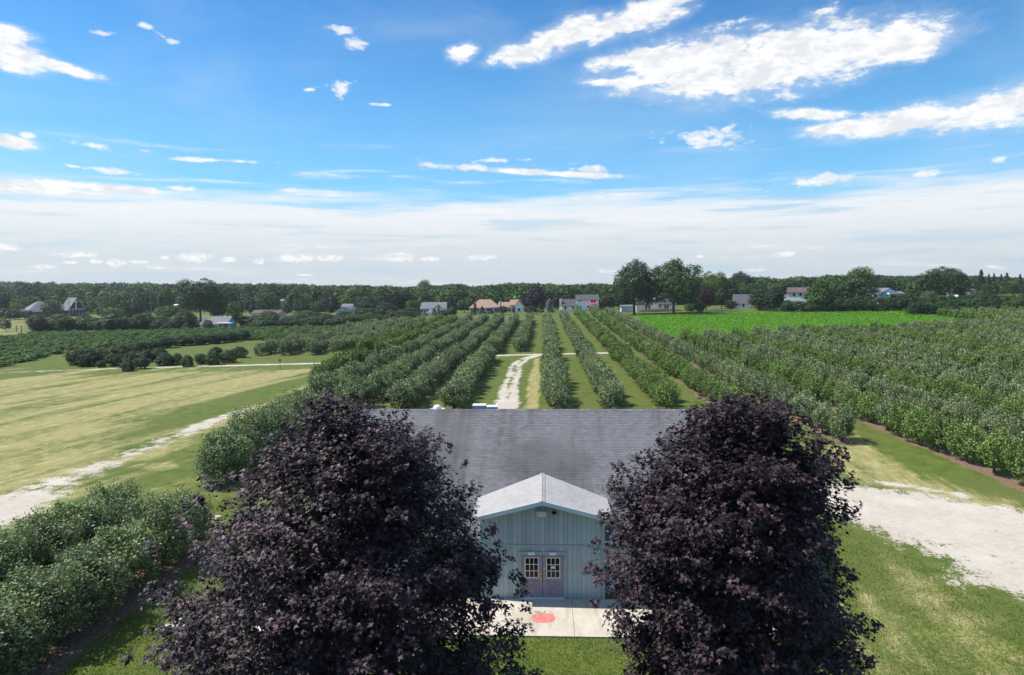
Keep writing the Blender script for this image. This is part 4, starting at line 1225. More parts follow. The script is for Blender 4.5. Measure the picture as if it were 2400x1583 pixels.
TREES = [
 # left, around the church
 ('round', 'mid', 12, 746, 27, 262, 'small feathery tree standing alone on the golden field at far left'),
 ('broad', 'dark', 5, 722, 40, 385, 'dark bushy tree at the left edge of the picture'),
 ('broad', 'dark', 33, 724, 42, 370, 'dark thicket tree just left of the brick church hall'),
 ('round', 'bright', 38, 711, 34, 395, 'pale round tree rising behind the dark thicket beside the church'),
 ('round', 'olive', 120, 703, 50, 365, 'wispy grey-green tree standing in front of the brick church hall'),
 ('round', 'dark', 62, 728, 26, 360, 'dark tree touching the left corner of the church hall'),
 ('broad', 'mid', 93, 743, 48, 262, 'bright-topped hedge tree in front of the church hall brick wall'),
 ('broad', 'mid', 142, 735, 52, 275, 'rounded hedge tree below the dark hip roof of the church'),
 ('broad', 'dark', 196, 735, 56, 265, 'dark dense hedge tree right below the A-frame gable'),
 ('broad', 'dark', 268, 735, 76, 245, 'largest dark round tree behind the berry field, right of the church'),
 ('broad', 'mid', 335, 733, 56, 260, 'tree with a forked trunk and yellow-green crown behind the berry field'),
 ('broad', 'mid', 376, 738, 52, 262, 'round green tree between the forked tree and the vine-covered bush'),
 ('broad', 'olive', 432, 727, 66, 262, 'broad tree with dense crown just left of the blue ranch house'),
 ('cone', 'dark', 438, 754, 36, 252, 'dark pyramid-shaped bush left of the blue ranch house'),
 ('round', 'mid', 486, 750, 27, 248, 'young tree standing in front of the blue ranch house'),
 ('round', 'mid', 550, 709, 40, 275, 'bright upright tree at the right end of the blue ranch house'),
 ('open', 'dark', 466, 655, 118, 330, 'huge dark oak with a ragged top left of centre'),
 ('round', 'bright', 386, 672, 40, 390, 'bright green tree left of the huge oak'),
 ('round', 'dark', 350, 685, 40, 420, 'dark tree behind the left utility pole'),
 ('round', 'olive', 279, 683, 46, 400, 'round olive-green tree right of the church'),
 ('broad', 'dark', 306, 700, 58, 360, 'low dark round tree beneath the olive tree'),
 ('round', 'olive', 238, 715, 34, 380, 'pale bush right of the A-frame gable'),
 ('round', 'bright', 265, 722, 60, 330, 'light green thicket right of the church'),
 ('round', 'mid', 390, 718, 60, 330, 'round green tree under the white sheds left of the oak'),
 ('broad', 'olive', 510, 668, 60, 350, 'dense tree merging with the right side of the oak'),
 # between the oak and the barn ridge
 ('round', 'mid', 625, 683, 62, 380, 'big round tree above the brown low roof'),
 ('round', 'purplefar', 590, 712, 20, 372, 'small purple tree left of the brown low roof'),
 ('round', 'dark', 703, 702, 44, 360, 'dark round tree right of the tiny white house'),
 ('round', 'silver', 668, 706, 22, 365, 'slim pale tree beside the tiny white house'),
 ('round', 'mid', 746, 706, 40, 360, 'green tree between dark round tree and the pole'),
 ('round', 'olive', 770, 684, 46, 400, 'tree with golden-green top behind the middle utility pole'),
 ('round', 'bright', 823, 671, 54, 400, 'drooping willow behind the pale blue gabled house'),
 ('broad', 'dark', 858, 695, 66, 365, 'dark domed tree right of the pale blue gabled house'),
 ('round', 'bright', 888, 679, 40, 400, 'sunlit yellow-green tree behind the dark domed tree'),
 ('round', 'purplefar', 777, 710, 17, 350, 'tiny purple tree by the pale blue gabled house'),
 ('broad', 'silver', 670, 740, 36, 262, 'pale silvery bush in the hedge below the brown roof'),
 ('broad', 'olive', 628, 728, 62, 300, 'olive hedge tree in front of the brown low roof'),
 ('broad', 'mid', 612, 742, 40, 262, 'green bush at the left of the silvery bush'),
 ('broad', 'dark', 700, 745, 32, 262, 'dark bush at the right of the silvery bush'),
 ('broad', 'olive', 715, 727, 66, 300, 'brownish-green hedge tree below the dark round tree'),
 ('broad', 'dark', 738, 743, 56, 262, 'dark spreading bush with layered branches, left one of two'),
 ('broad', 'dark', 772, 740, 52, 268, 'dark spreading bush with layered branches, right one of two'),
 ('broad', 'mid', 806, 728, 44, 290, 'hedge tree in front of the pale blue gabled house'),
 ('broad', 'olive', 858, 722, 62, 295, 'wide hedge tree with bare inner branches showing'),
 ('broad', 'olive', 908, 710, 54, 310, 'tall hedge tree left of the lime-green tree'),
 ('round', 'bright', 968, 701, 34, 335, 'lime-green tree left of the grey-roofed white ranch house'),
 ('broad', 'dark', 962, 722, 58, 305, 'dark low thicket below the lime-green tree'),
 ('open', 'mid', 993, 657, 46, 640, 'tall tree rising above the woods left of centre'),
 ('round', 'mid', 940, 682, 50, 400, 'green tree in the woods behind the lime-green tree'),
 ('cone', 'spruce', 1057, 700, 28, 330, 'dark pine at the right end of the grey-roofed ranch house'),
 ('cone', 'spruce', 1018, 722, 16, 308, 'short dark spruce left in front of the grey-roofed ranch house'),
 ('cone', 'spruce', 1028, 715, 10, 312, 'slim small spruce by the front gable of the grey-roofed house'),
 ('cone', 'spruce', 996, 724, 12, 312, 'smallest spruce in front of the grey-roofed ranch house'),
 ('broad', 'mid', 1040, 727, 26, 305, 'round bush between grey-roofed and tan-roofed houses'),
 ('round', 'bright', 1068, 683, 54, 400, 'sunlit tree behind the gap between the two ranch houses'),
 ('round', 'mid', 1088, 703, 40, 345, 'green tree against the left end of the tan-roofed house'),
 ('broad', 'olive', 1060, 718, 26, 306, 'light bush right of the round bush'),
 ('column', 'dark', 1113, 708, 8, 318, 'narrow dark arborvitae in front of the tan roof'),
 ('cone', 'spruce', 1130, 718, 18, 308, 'dark spruce in front of the middle of the tan-roofed house'),
 ('cone', 'spruce', 1151, 721, 15, 308, 'small spruce left of the patio awning'),
 ('cone', 'spruce', 1110, 724, 18, 305, 'low spruce at the foot of the narrow arborvitae'),
 ('round', 'dark', 1176, 719, 30, 300, 'dark round evergreen right of the patio awning'),
 ('round', 'bright', 1190, 665, 44, 400, 'tall pale green tree behind the tan-roofed house'),
 ('round', 'spruce', 1178, 697, 14, 345, 'bluish evergreen behind the chimney of the tan-roofed house'),
 ('round', 'purplefar', 1256, 671, 54, 325, 'large dark purple beech left of the white two-storey house'),
 ('round', 'russet', 1306, 691, 34, 345, 'reddish-brown tree between the beech and the white house'),
 ('round', 'russet', 1226, 697, 26, 345, 'brownish bush at the left foot of the purple beech'),
 ('cone', 'spruce', 1268, 706, 20, 305, 'blue spruce in front of the purple beech, left one'),
 ('cone', 'dark', 1289, 703, 20, 303, 'green spruce in front of the purple beech, right one'),
 ('round', 'dark', 1243, 717, 38, 298, 'round dark shrub at the head of the orchard rows'),
 ('column', 'dark', 1204, 717, 9, 305, 'clipped dark arborvitae beside the white end gable'),
 ('cone', 'spruce', 1338, 668, 30, 400, 'left blue spruce behind the white two-storey house'),
 ('cone', 'spruce', 1364, 667, 32, 400, 'right blue spruce behind the white two-storey house'),
 ('cone', 'spruce', 1405, 704, 15, 322, 'small blue spruce at the right corner of the white house'),
 ('broad', 'olive', 1424, 690, 36, 335, 'olive tree right of the white two-storey house'),
 ('round', 'dark', 1450, 690, 26, 320, 'dark tree under the left giant maple'),
 ('open', 'dark', 1487, 611, 98, 272, 'giant dark shade tree, left one of the pair on the skyline'),
 ('open', 'mid', 1580, 609, 122, 270, 'giant green shade tree, right one of the pair on the skyline'),
 ('broad', 'mid', 664, 710, 34, 405, 'low bush right in front of the tiny white house'),
 ('broad', 'olive', 420, 717, 44, 385, 'low bush in front of the white shed roof'),
 # right of the giant pair
 ('open', 'bright', 1670, 638, 72, 350, 'bright green tall tree right of the giant pair'),
 ('open', 'dark', 1738, 638, 66, 380, 'dark pine-like tree with spiky top on the skyline'),
 ('round', 'russet', 1656, 670, 50, 285, 'dark reddish tree behind the vivid green field'),
 ('round', 'dark', 1692, 677, 50, 300, 'dark green tree right of the reddish tree'),
 ('round', 'mid', 1742, 663, 42, 350, 'round green tree left of the small dark-roofed house'),
 ('round', 'bright', 1772, 666, 44, 370, 'yellow-green tree behind the small dark-roofed house'),
 ('broad', 'dark', 1785, 677, 60, 280, 'massive dark tree right of the small dark-roofed house'),
 ('round', 'dark', 1712, 704, 30, 280, 'dark shrub at the left corner of the small dark-roofed house'),
 ('broad', 'bright', 1617, 712, 22, 285, 'small yellow-green bush under the right giant tree'),
 ('broad', 'dark', 1640, 707, 26, 278, 'dark shrub at the edge of the vivid field'),
 ('broad', 'dark', 1816, 672, 46, 270, 'dark tree left of the brown-roofed white house'),
 ('round', 'olive', 1836, 657, 34, 340, 'olive tree behind the gable of the brown-roofed house'),
 ('broad', 'mid', 1920, 656, 66, 262, 'spreading tree right of the brown-roofed white house'),
 ('broad', 'dark', 1955, 672, 56, 265, 'dark tree left of the tall sunlit tree'),
 ('open', 'bright', 2015, 627, 76, 330, 'tall sunlit tree with ragged top on the right skyline'),
 ('broad', 'dark', 2012, 653, 84, 280, 'wide dark tree under the tall sunlit tree'),
 ('round', 'mid', 1970, 648, 50, 330, 'green tree left behind the tall sunlit tree'),
 ('round', 'dark', 2080, 655, 40, 350, 'dark tree behind the blue house'),
 ('round', 'mid', 2125, 652, 44, 380, 'green tree right behind the blue house'),
 ('open', 'dark', 2206, 627, 106, 290, 'massive dark tree left of the white gabled house'),
 ('broad', 'mid', 2150, 660, 50, 290, 'green tree at the left foot of the massive dark tree'),
 ('broad', 'silver', 2178, 680, 34, 278, 'pale bush below the massive dark tree'),
 ('round', 'mid', 2252, 634, 30, 320, 'thin tree at the right shoulder of the massive dark tree'),
 ('cone', 'spruce', 2266, 646, 18, 330, 'slim spruce between massive tree and white gabled house'),
 ('cone', 'spruce', 2300, 633, 30, 340, 'tallest spruce on the right skyline'),
 ('cone', 'spruce', 2318, 643, 20, 350, 'spruce immediately right of the tallest spruce'),
 ('cone', 'spruce', 2330, 641, 16, 380, 'narrow spruce third from left in the conifer group'),
 ('cone', 'spruce', 2347, 643, 18, 360, 'spruce fourth from left in the conifer group'),
 ('cone', 'dark', 2360, 640, 26, 340, 'broad dark spruce near the right edge'),
 ('cone', 'spruce', 2391, 643, 22, 340, 'blue spruce second from the right edge'),
 ('cone', 'spruce', 2406, 647, 24, 330, 'blue spruce cut by the right edge'),
 ('column', 'dark', 2333, 660, 18, 315, 'dark arborvitae clump in front of the spruces'),
 ('round', 'bright', 2312, 662, 22, 312, 'light green shrub in front of the tallest spruce'),
 ('round', 'mid', 2380, 660, 26, 320, 'green bush in front of the spruces at right'),
 ('broad', 'olive', 2290, 681, 30, 280, 'olive bush right of the white gabled house'),
]
for (kind, mat, px, top, w, D, lab) in TREES:
    nm = {'cone': 'spruce_tree', 'column': 'arborvitae'}.get(kind, 'bush' if (' bush' in lab or 'shrub' in lab) else 'broadleaf_tree')
    tree(nm, kind, mat, px, top, w, D, lab, 'bush' if nm == 'bush' else 'tree')
# hedge of bushes behind the vivid field
places = ['below the brown-roofed house', 'below the brown-roofed house', 'below the spreading tree', 'below the spreading tree', 'below the wide dark tree', 'below the wide dark tree',
          'below the blue house', 'below the blue house', 'below the massive dark tree', 'below the massive dark tree', 'below the white gabled house', 'below the white gabled house', 'below the spruces', 'below the spruces']
hb = 0
for px in range(1846, 2440, 24):
    f = (px - 1846) / 570
    top = 704 - 16 * min(1, f * 1.3) + random.uniform(-5, 4) + (0 if px > 1920 else 4)
    D = 262 - 20 * f
    tree('hedge_bush', 'broad', random.choice(['mid', 'dark', 'olive', 'mid']), px, top, 36, D,
         '%s bush from the left in the hedge behind the vivid green field' % ordn[hb], 'bush', 'bushes in the hedge behind the vivid green field')
    hb += 1
for j, px in enumerate(range(2150, 2440, 30)):
    tree('hedge_bush', 'broad', random.choice(['mid', 'dark']), px, 704 + random.uniform(-4, 4), 44, 232 + random.uniform(-6, 6),
         '%s bush from the left in the lower front hedge at far right' % ordn[j], 'bush', 'bushes in the lower front hedge at far right')
hk = 0
for (x0, x1, st0, ya, yb, D) in ((86, 470, 23, 742, 752, 256), (575, 960, 21, 744, 730, 275), (600, 850, 26, 752, 742, 254)):
    px = x0
    while px < x1:
        f = (px - x0) / (x1 - x0)
        tree('hedge_bush', 'broad', random.choice(['mid', 'dark', 'olive', 'dark']), px, ya + (yb - ya) * f + random.uniform(-5, 5), random.uniform(34, 50), D + random.uniform(-6, 6),
             '%s bush from the left in the ragged hedge %s' % (ordn[hk], 'behind the berry field' if D == 256 else ('left of the grey-roofed ranch house' if D == 275 else 'above the leftmost orchard rows')),
             'bush', 'bushes in the ragged hedges at left')
        px += st0 * random.uniform(.8, 1.2); hk += 1
    hk = 0
# dark small trees along the farm road at left
DS = [(178, 818, 42), (206, 817, 46), (238, 815, 40), (236, 845, 17), (268, 828, 40), (298, 842, 28), (308, 824, 32), (330, 836, 32), (345, 818, 34), (385, 827, 40), (372, 815, 36), (414, 828, 26),
      (438, 832, 27), (470, 829, 24), (500, 825, 30), (505, 812, 26), (535, 820, 34), (560, 812, 30), (280, 808, 40), (318, 800, 42), (352, 797, 40), (388, 790, 44), (425, 785, 44), (460, 783, 42), (498, 780, 40), (535, 777, 38), (570, 772, 36)]
base_of = {818: 860, 817: 852, 815: 845}
for i, (px, top, w) in enumerate(DS):
    bse = top + w * 1.02 if w < 30 else top + w * .9
    if i in (4, 9, 14): bse = top + 30
    if i >= 18: bse = top + 26
    p = gt(px, bse)
    side = 'front' if i < 18 else 'back'
    n_ = i if i < 18 else i - 18
    tree('dark_orchard_tree', 'broad', random.choice(['dark', 'dark', 'dark', 'olive']) if i < 18 else 'dark', px, top, w * 1.25, p.y,
         '%s dark small tree from the left in the %s line above the farm road' % (ordn[n_], side), 'fruit tree', 'dark small fruit trees above the farm road at left')

# ------------------------------------------------------------------ berry field (stuff)
bp = [crown_proto('b', 700 + i, 40, 9, .15, 'round', .25, .17, zbot=0) for i in range(3)]
items = []
u0 = gt(0, 785); u1 = gt(0, 862); u2 = gt(560, 785)
dirr = Vector((u2.x - u0.x, u2.y - u0.y, 0)).normalized()
for D in np.arange(112, 262, 2.6):
    for s in np.arange(-.80, -.16, 1.7 / D):
        x = s * D + random.uniform(-.4, .4); y = D + (x + 80) * .25 + random.uniform(-.5, .5)
        P = Vector((x, y, tz(x, y) + .5)) - Vector((0, 0, CAMZ))
        den = P.dot(_f); px = 1200 + 1600 * P.dot(_r) / den; py = 791.5 - 1600 * P.dot(_u) / den
        lim = np.interp(px, [-100, 0, 150, 330, 560, 640, 740, 800], [885, 858, 822, 806, 796, 794, 782, 770])
        lim0 = np.interp(px, [-100, 0, 100, 200, 700], [790, 790, 778, 772, 766])
        if not (lim0 < py < lim): continue
        if (int(D / 2.6) % 4 == 0 and random.random() < .55) or random.random() < .12: continue
        h = random.uniform(.7, 1.35)
        items.append((x, y, tz(x, y), random.uniform(1.7, 2.6), random.uniform(1.7, 2.6), h, random.uniform(0, 6), random.randrange(3), random.uniform(-.2, .15)))
o = gn_scatter('berry_bushes', items, bp, M['berry'])
tag(o, 'low green berry bushes covering the field at left behind the farm road', 'berry bushes', kind='stuff')

# ------------------------------------------------------------------ distant woodland (stuff)
wp = [crown_proto('w', 800 + i, 130, 8, .072, 'round', .32, .11, zbot=.02) for i in range(5)]
wq = [crown_proto('w', 820 + i, 60, 7, .10, 'round', .32, .13, zbot=.2) for i in range(5)]
items = []
SKX = [0, 26, 110, 185, 290, 380, 500, 612, 690, 740, 810, 835, 885, 905, 940, 985, 1030, 1080, 1105, 1150, 1190, 1265, 1325, 1400, 1440, 1640, 1700, 1775, 1820, 1870, 1900, 1925, 2060, 2140, 2260, 2380, 2400]
SKY_Y = [661, 660, 665, 664, 662, 666, 664, 665, 667, 669, 671, 667, 672, 669, 674, 673, 669, 666, 673, 670, 665, 664, 669, 665, 668, 649, 651, 649, 656, 648, 652, 645, 647, 649, 648, 654, 650]
def wood(D0, D1, cell, protos, hmin, hmax, minD=None):
    D = D0
    while D < D1:
        st = cell * (1 + (D - D0) / 1500)
        for s in np.arange(-.86, .84, st / D):
            x = s * D + random.uniform(-.45, .45) * st; y = D + random.uniform(-.45, .45) * st
            px = 1274 + 1600 * x / y
            m = np.interp(px, [0, 250, 420, 560, 700, 900, 1200, 1500, 1700, 1900, 2400], [430, 430, 470, 430, 415, 390, 375, 365, 350, 345, 360])
            if y < m: continue
            if px < 700 and y < 560 and random.random() < .25: continue
            h = random.uniform(hmin, hmax) * (1 if random.random() > .08 else 1.2); w = h * random.uniform(.75, 1.05)
            g0 = tz(x, y) - .5; q = ray(px, np.interp(px, SKX, SKY_Y) + random.uniform(-1.5, 7) + max(0, (620 - y) * .03)); hz_ = CAMZ + q.z * (y / q.y) - g0
            if hz_ < 4: continue
            if h > hz_: h = hz_
            elif y > 1150 or random.random() < .10: h = min(hz_, h * 1.35)
            items.append((x, y, g0, w, w, h, random.uniform(0, 6), random.randrange(5), random.gauss(0, .13)))
        D += st * .95
wood(350, 640, 10.5, wp, 11, 17)
n1 = len(items)
o = gn_scatter('woodland', items, wp, M['wood']); tag(o, 'dense green woods behind the houses', 'woods', kind='stuff')
items = []
wood(640, 1500, 15, wq, 14, 20)
o = gn_scatter('woodland', items, wq, M['wood']); tag(o, 'hazy far woods along the horizon', 'woods', kind='stuff')

# ------------------------------------------------------------------ houses
def hmat(name, c, **k): return plain(name, c, .75, .07, 1.2, .1, **k)
M['roofgrey'] = hmat('grey_roofing', (.16, .155, .175)); M['roofdark'] = hmat('dark_roofing', (.085, .08, .09)); M['roofbrown'] = hmat('brown_roofing', (.11, .075, .075))
M['rooftan'] = hmat('tan_roofing', (.33, .20, .145)); M['brick'] = hmat('red_brick', (.24, .095, .075)); M['hwhite'] = hmat('white_cladding', (.86, .87, .88))
M['hblue'] = hmat('blue_cladding', (.20, .42, .62)); M['hpale'] = hmat('pale_blue_cladding', (.42, .58, .70)); M['beige'] = hmat('beige_cladding', (.55, .50, .44))
M['teal'] = hmat('teal_paint', (.06, .26, .36)); M['redcloth'] = hmat('red_canvas', (.62, .03, .05)); M['deck'] = hmat('deck_wood', (.30, .20, .16)); M['brownwood'] = hmat('brown_wood', (.10, .05, .05))
class House:
    def __init__(s, name, label, pxc, D, base, yaw=0.0, cat='house'):
        p = pt(pxc, base, D); s.foot = max(1.0, p.z - tz(p.x, p.y) + 1.0); s.D = D; s.px = pxc; s.base = base; s.s = D / 1600.0
        s.e = empty(name, (p.x, p.y, p.z), yaw + math.atan2(-p.x, p.y) * .0); tag(s.e, label, cat)
        # the lie of the land is level with the house base here: a footing runs down into it
    def X(s, px): return (px - s.px) * s.s
    def Z(s, py): return (s.base - py) * s.s + (0)
    def block(s, x0, x1, eave, ridge, depth, wall, roof, kind='side', y0=0.0, over=.35, hip=0.0, foot=4.0):
        foot = s.foot; X0, X1 = s.X(x0), s.X(x1); ze, zr = s.Z(eave), s.Z(ridge); w = MB(); r = MB(); y1 = y0 + depth; ym = (y0 + y1) / 2; xm = (X0 + X1) / 2; t = .18
        if kind == 'side':      # ridge runs left-right
            w.box(X0, X1, y0, y1, -foot, ze - t)
            if hip == 0:
                for xx, sg in ((X0, 1), (X1, -1)):
                    w.hexa([(min(xx, xx + sg * .2), y0, ze - t), (max(xx, xx + sg * .2), y0, ze - t), (max(xx, xx + sg * .2), y1, ze - t), (min(xx, xx + sg * .2), y1, ze - t),
                            (min(xx, xx + sg * .2), ym - .05, zr - t), (max(xx, xx + sg * .2), ym - .05, zr - t), (max(xx, xx + sg * .2), ym + .05, zr - t), (min(xx, xx + sg * .2), ym + .05, zr - t)])
            a0, a1 = X0 - over, X1 + over; h0, h1 = a0 + hip, a1 - hip
            bz = ze - over * (zr - ze) / (depth / 2)
            r.poly([(a0, y0 - over, bz), (a1, y0 - over, bz), (h1, ym, zr), (h0, ym, zr)]); r.poly([(a1, y1 + over, bz), (a0, y1 + over, bz), (h0, ym, zr), (h1, ym, zr)])
            r.poly([(a0, y1 + over, bz), (a0, y0 - over, bz), (h0, ym, zr)]) if hip else None
            r.poly([(a1, y0 - over, bz), (a1, y1 + over, bz), (h1, ym, zr)]) if hip else None
            r.poly([(a0, y0 - over, bz - t), (a0, y0 - over, bz), (a1, y0 - over, bz), (a1, y0 - over, bz - t)][::-1])
            r.poly([(a0, y0 - over, bz - t), (a1, y0 - over, bz - t), (a1, y1 + over, bz - t), (a0, y1 + over, bz - t)][::-1])
            if not hip:
                for xx in (a0, a1):
                    r.poly([(xx, y0 - over, bz - t), (xx, y0 - over, bz), (xx, ym, zr), (xx, ym, zr - t)]); r.poly([(xx, y1 + over, bz - t), (xx, y1 + over, bz), (xx, ym, zr), (xx, ym, zr - t)])
        else:                   # gable faces the viewer
            w.prism([(X0, -foot), (X1, -foot), (X1, ze - .05), (xm, zr - .15), (X0, ze - .05)], y0, y1)
            k = (zr - ze) / (xm - X0); o = over
            for sx, xe in ((-1, X0), (1, X1)):
                q = [(xm, y0 - o, zr), (xe + sx * o, y0 - o, ze - o * k), (xe + sx * o, y1 + o, ze - o * k), (xm, y1 + o, zr)]
                lo = [(a, b_, c - t) for a, b_, c in q]
                r.hexa([lo[0], lo[1], lo[2], lo[3], q[0], q[1], q[2], q[3]] if sx > 0 else [lo[1], lo[0], lo[3], lo[2], q[1], q[0], q[3], q[2]])
        wo_ = w.build('wall', M[wall], s.e); ro = r.build('roof', M[roof], s.e)
        return wo_, ro
    def window(s, x0, x1, z0, z1, y=0.0, name='window', frame='hwhite', glass='glass'):
        X0, X1, a, b = s.X(x0), s.X(x1), s.Z(z1), s.Z(z0); f = MB(); t = .10
        f.box(X0 - t, X0, y - .09, y - .005, a - t, b + t); f.box(X1, X1 + t, y - .09, y - .005, a - t, b + t); f.box(X0, X1, y - .09, y - .005, a - t, a); f.box(X0, X1, y - .09, y - .005, b, b + t)
        o = f.build(name, M[frame], s.e)
        MB().box(X0, X1, y - .05, y - .012, a, b).build('pane', M[glass], o)
        return o
    def box(s, name, x0, x1, z0, z1, y0, y1, mat, parent=None):
        return MB().box(s.X(x0), s.X(x1), y0, y1, s.Z(z1), s.Z(z0)).build(name, M[mat], parent or s.e)
# church
h = House('church', 'brick church with a steep A-frame gable bearing a white cross', 150, 400, 744, yaw=.93, cat='church')
h.s *= .86; h.e.scale = (1, 1, 1 / .86)
h.block(69, 150, 728, 704, 16, 'brick', 'roofgrey', hip=8.5, y0=4)
h.block(140, 163, 727, 709, 14, 'brick', 'roofdark', y0=6)
h.block(163, 203, 724, 697, 13, 'brownwood', 'roofgrey', 'gable', over=.6)
cr_ = MB(); cr_.box(h.X(179.6), h.X(181.8), -.5, -.3, h.Z(725), h.Z(701)); cr_.box(h.X(175.5), h.X(179.6), -.5, -.3, h.Z(708), h.Z(706)); cr_.box(h.X(181.8), h.X(186), -.5, -.3, h.Z(708), h.Z(706))
cr_.build('cross', M['hwhite'], h.e)
m = MB()
m.bar((h.X(161), -.75, h.Z(725)), (h.X(183), -.75, h.Z(696.8)), .2, .35, up=(0, 1, 0)); m.bar((h.X(183), -.75, h.Z(696.8)), (h.X(205), -.75, h.Z(725)), .2, .35, up=(0, 1, 0))
m.build('barge_board', M['hpale'], h.e)
h.box('beam', 163, 203, 724, 726, -.3, -.02, 'hpale')
for x in (165, 173, 181, 189, 197): h.window(x + .8, x + 5.5, 727.5, 736, 0, frame='hpale')
h.block(60, 74, 724, 722.5, 8, 'hwhite', 'hwhite', y0=14)
# blue ranch
h = House('ranch_house', 'blue ranch house with grey roof and white porch awning at left', 505, 258, 775)
h.block(488, 532, 758.5, 742, 9, 'hblue', 'roofgrey', over=.5); h.block(466, 489, 760, 748, 8, 'hpale', 'roofgrey', y0=.8)
h.box('chimney', 467, 473, 744, 752, 3, 4, 'hwhite')
h.box('porch_awning', 514, 549, 756, 758.2, -2.8, -.1, 'hwhite'); h.box('porch_wall', 517, 547, 766, 775, -2.4, -2.2, 'brick')
for x in (517.5, 530, 546): h.box('porch_post', x, x + 1, 758.3, 775, -2.6, -2.45, 'hwhite')
h.window(515, 520, 762, 772); h.window(500, 504, 762, 769)
h.box('door', 507, 510.5, 761, 775, -.06, -.005, 'teal')
h = House('low_house', 'low house showing only its brown roof above the hedge', 620, 340, 740)
h.block(588, 654, 734, 727, 10, 'beige', 'roofbrown'); h.box('chimney', 640, 643, 724.5, 730, 4, 5, 'brick')
h = House('far_house', 'tiny white far house between trees left of centre', 663, 420, 722)
h.block(655, 672, 705.5, 701, 8, 'hwhite', 'roofgrey'); h.window(661, 664, 707, 711)
h = House('gabled_house', 'pale blue gabled house half hidden in the hedge', 803, 330, 742)
h.block(785, 821, 729.5, 720, 9, 'hpale', 'roofdark', 'gable', over=.5); h.block(783, 808, 720, 714, 7, 'beige', 'roofgrey', y0=12)
h.window(799, 802, 727, 731); h.window(806, 809, 724, 728)
h.box('chimney', 812, 820, 716, 724, 5, 6.4, 'hwhite')
h = House('ranch_house', 'white ranch house with grey roof and small front gable', 1015, 322, 737)
h.block(986, 1044, 723, 709, 10, 'hwhite', 'roofgrey'); h.block(1016, 1039, 724, 714.5, 5, 'hwhite', 'roofgrey', 'gable', y0=-1.2, over=.4)
h.window(999.5, 1005, 723.5, 731); h.window(989, 992, 725, 730); h.box('deck', 1000, 1008, 731, 734, -2.4, -.02, 'hwhite')
h = House('hip_roof_house', 'beige house with a broad tan hip roof and white end gable', 1160, 325, 737)
h.block(1101, 1168, 720, 702.5, 13, 'beige', 'rooftan', hip=4.6, over=.6); h.block(1168, 1200, 719.5, 709, 9, 'beige', 'rooftan', y0=1.5)
h.block(1196, 1214, 715, 703.5, 10, 'beige', 'rooftan', y0=2); h.block(1203, 1229, 721, 704.5, 11, 'hwhite', 'rooftan', 'gable', y0=.2, over=.3)
h.box('chimney', 1171.5, 1174.5, 705, 718, 1.2, 2.2, 'beige'); h.box('patio_awning', 1155, 1175, 719, 721, -3, -.7, 'hpale')
for x in (1156, 1173): h.box('patio_post', x, x + .8, 721, 737, -2.9, -2.75, 'hwhite')
for (a, b_) in ((1098 + 6, 1107), (1118, 1122), (1141, 1147), (1160, 1166), (1180, 1184), (1192, 1197), (1214, 1219)): h.window(a, b_, 723.5, 730)
# two-storey white house
h = House('two_storey_house', 'white two-storey house with lower left wing and white chimney', 1358, 320, 731)
h.block(1351, 1403, 702.5, 691.5, 8.5, 'hwhite', 'roofdark', over=.35); h.block(1317, 1352, 716, 702, 7.5, 'hwhite', 'roofdark', y0=-.6)
h.box('chimney', 1312, 1316.6, 700.5, 735, .5, 2, 'hwhite')
for (a, b_, c, d_, y) in ((1357, 1361, 703.5, 707, 0), (1385, 1389.5, 703.5, 710.5, 0), (1390.8, 1395, 703.5, 710.5, 0), (1323, 1327.5, 718, 725.5, -.6), (1341, 1345, 718, 724, -.6), (1376, 1381.5, 718, 721.5, 0)):
    h.window(a, b_, c, d_, y)
h.window(1353.5, 1363, 718.5, 727, 0, name='patio_door', glass='teal')
h.box('deck', 1379, 1403, 722, 723, -3.4, -.02, 'deck')
for x in (1380, 1387, 1394, 1401): h.box('deck_post', x, x + .8, 718.6, 733, -3.3, -3.1, 'deck')
h.box('deck_rail', 1379, 1403, 718, 718.6, -3.3, -3.2, 'deck')
e_ = pt(1391, 722.5, 317.6); par = empty('patio_umbrella', e_); tag(par, 'red patio umbrella open on the deck of the white house', 'umbrella')
m = MB(); n = 8
for i in range(n):
    a0, a1 = 2 * pi * i / n, 2 * pi * (i + 1) / n
    m.poly([(0, 0, 2.6), (1.9 * cos(a0), 1.9 * sin(a0), 1.9), (1.9 * cos(a1), 1.9 * sin(a1), 1.9)]); m.poly([(1.9 * cos(a0), 1.9 * sin(a0), 1.9), (1.9 * cos(a1), 1.9 * sin(a1), 1.9), (1.9 * cos(a1), 1.9 * sin(a1), 1.65), (1.9 * cos(a0), 1.9 * sin(a0), 1.65)])
m.build('canopy', M['redcloth'], par); MB().tube((0, 0, -.1), (0, 0, 2.6), .04, .04).build('pole', M['metal'], par)
h = House('hidden_house', 'grey-sided house mostly hidden behind the purple beech', 1290, 345, 725)
h.block(1280, 1298, 712, 700, 9, 'hpale', 'roofgrey', 'gable')
